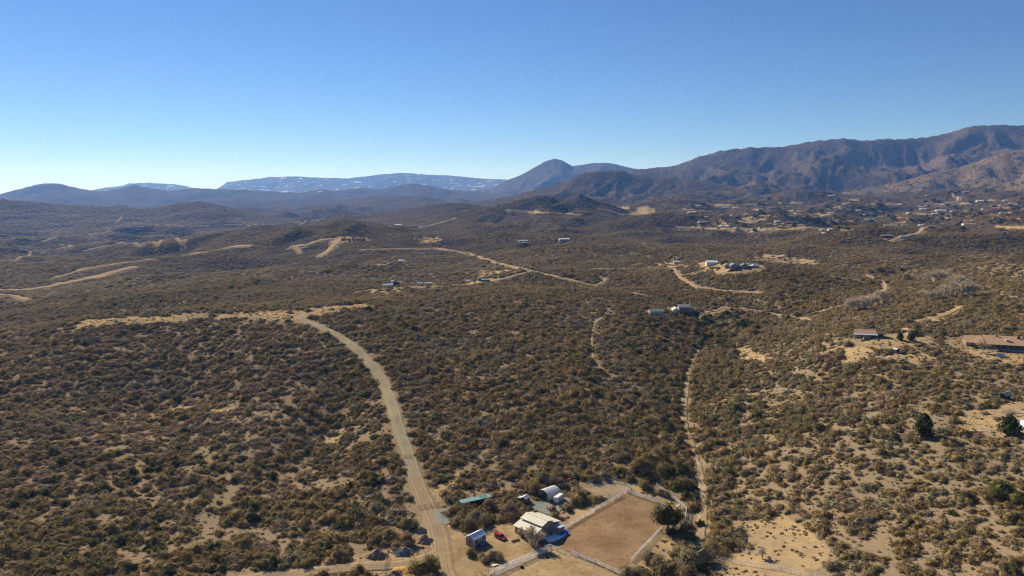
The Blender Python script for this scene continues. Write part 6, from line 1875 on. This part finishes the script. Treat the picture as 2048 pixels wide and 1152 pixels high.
many(90, (1720, 2046, 398, 470), (6, 13), (3, 3, 0, 2), 'small dark tree among the right half of the valley town houses', 'trees among the right town houses', 'town_tree', 1.0)
bare(1985, 441, 16, 0, 'bare pale tree mass left of the tan field', 1.6); bare(1996, 443, 14, 1, 'bare pale tree beside a round dark tree near the tan field', 1.6)
# row of little trees on the far bare pad
for k in range(12):
    juniper(684 + k * 4.1 + rg.uniform(-.6, .6), 481.5 + rg.uniform(-.4, .5), rg.uniform(3.5, 5.5), 0, 'small dark tree in the row on the far bare hilltop pad', 'row of small trees on the far pad', name='small_tree')

# low mat of bright green at the lower right
o = bpy.data.objects.new('shrub', SHRUBS[9]); C.objects.link(o); p = hit(1931, 1114); o.location = p; o.scale = (2.7, 1.9, 1.3)
tag(o, 'bright yellow-green mat-like shrub alone on tan ground, lower right', 'shrub')

# ------------------------------------------------------------------ far trees and stones in their thousands
x, y, rg2 = scatter(2900, 7400, 400, 44)
z = grid_z(x, y); lay = LGi(x, y)
nm = np.array(names)[lay]
dn = np.select([nm == 'mountain_range', nm == 'granite_hill', nm == 'pale_foothill', nm == 'brown_hill', nm == 'pointed_peak'], [.85, .8, .6, .10, .6], .05)
dn = dn * np.clip(.55 + 1.3 * fbm(x / 330, y / 330, 19, 4), .06, 1)
ok = (rg2.uniform(0, 1, len(x)) < dn)
x, y, z = x[ok], y[ok], z[ok]; n = len(x)
s = rg2.uniform(2.6, 5.8, n)
d = dict(x=x, y=y, z=z, s=s, sy=s * .95, sz=s * rg2.uniform(1.0, 1.7, n), k=rg2.integers(0, 3, n), r=rg2.uniform(0, 6.28, n))
TINY = [shrub_mesh('far_tree_a', 71, [M_DARKG], nleaf=50, ls=(.3, .6), h=1.0), shrub_mesh('far_tree_b', 72, [M_DARKG], nleaf=50, ls=(.3, .6), h=.9), shrub_mesh('far_tree_c', 73, [M_OLIVE], nleaf=50, ls=(.3, .6), h=.8)]
instancer('mountain_woodland', d, TINY, 'scattered dark junipers speckling the distant mountain slopes', 'woodland', .3)
print('FAR', n)

def stone_mesh(name, seed, mat):
    rg_ = random.Random(seed); bm = bmesh.new(); bmesh.ops.create_icosphere(bm, subdivisions=1, radius=.5)
    for v_ in bm.verts: v_.co = Vector((v_.co.x * rg_.uniform(.7, 1.3), v_.co.y * rg_.uniform(.6, 1.2), v_.co.z * rg_.uniform(.4, .9)))
    me = bpy.data.meshes.new(name); bm.to_mesh(me); bm.free(); me.materials.append(mat); return me
STONES = [stone_mesh(f'stone_{c}', 80 + i, ROCKM) for i, c in enumerate('abc')] + [stone_mesh('stone_d', 90, GRAVP)]
sx, sy_, ss = [], [], []
rg3 = np.random.default_rng(9)
for arr, hw, key in PATHS:
    if key == 'wash': per, sd, big = 16, hw * .75, (.25, 1.3)
    elif key in ('main', 'near', 'side'): per, sd, big = 5.0, None, (.2, .75)
    else: continue
    for i in range(len(arr) - 1):
        L_ = np.hypot(*(arr[i + 1] - arr[i])); k = rg3.poisson(per * L_)
        tt = rg3.uniform(0, 1, k)[:, None]; P_ = arr[i] * (1 - tt) + arr[i + 1] * tt
        dd = (arr[i + 1] - arr[i]) / (L_ + 1e-9); nn = np.array([-dd[1], dd[0]])
        if sd is not None: off = rg3.normal(0, sd, k)
        else: off = np.where(rg3.uniform(0, 1, k) < .5, -1, 1) * (hw + np.abs(rg3.normal(0, .9, k)) + .1)
        P_ = P_ + off[:, None] * nn
        sx.append(P_[:, 0]); sy_.append(P_[:, 1]); ss.append(big[0] + (big[1] - big[0]) * rg3.beta(1, 5, k))
x, y, rgq = scatter(190, 620, 3.0, 45)
u_, v_ = px_of(x, y, grid_z(x, y))
msk = (rgq.uniform(0, 1, len(x)) < .25 + .5 * sstep(1420, 1560, u_) + .3 * sstep(.3, .7, fbm(x / 30, y / 30, 12, 3))) & ~footprints(x, y)
for P in PATCH_XY[-len(CLEAR):]: msk &= ~in_poly(x, y, P)
sx.append(x[msk]); sy_.append(y[msk]); ss.append(.15 + .6 * rgq.beta(1, 6, msk.sum()))
x = np.concatenate(sx); y = np.concatenate(sy_); s = np.concatenate(ss); n = len(x)
z = grid_z(x, y)
d = dict(x=x, y=y, z=z + .03, s=s, sy=s * .8, sz=s * .8, k=np.where(rg3.uniform(0, 1, n) < .8, rg3.integers(0, 3, n), 3), r=rg3.uniform(0, 6.28, n))
instancer('loose_stones', d, STONES, 'pale stones and cobbles strewn over the soil, road edges and wash bed', 'stones', -.02)
# low weeds between the bushes
x, y, rgq = scatter(188, 800, 2.6, 46)
u_, v_ = px_of(x, y, grid_z(x, y))
msk = (rgq.uniform(0, 1, len(x)) < .35 + .45 * fbm(x / 20, y / 20, 15, 3)) & ~footprints(x, y)
for P in PATCH_XY[-len(CLEAR):]: msk &= ~in_poly(x, y, P)
x, y = x[msk], y[msk]; n = len(x); s = rgq.uniform(.25, 1.0, n)
WEEDS = [shrub_mesh('weed_a', 91, [M_SAGE], nleaf=40, ls=(.3, .6), h=.6), shrub_mesh('weed_b', 92, [M_GREYB], nleaf=40, ls=(.3, .6), h=.5), shrub_mesh('weed_c', 93, [M_OLIVE], nleaf=40, ls=(.3, .6), h=.7)]
d = dict(x=x, y=y, z=grid_z(x, y), s=s, sy=s, sz=s * .8, k=rgq.integers(0, 3, n), r=rgq.uniform(0, 6.28, n))
instancer('low_weeds', d, WEEDS, 'knee-high dry weeds and subshrubs between the bushes', 'weeds', .04)
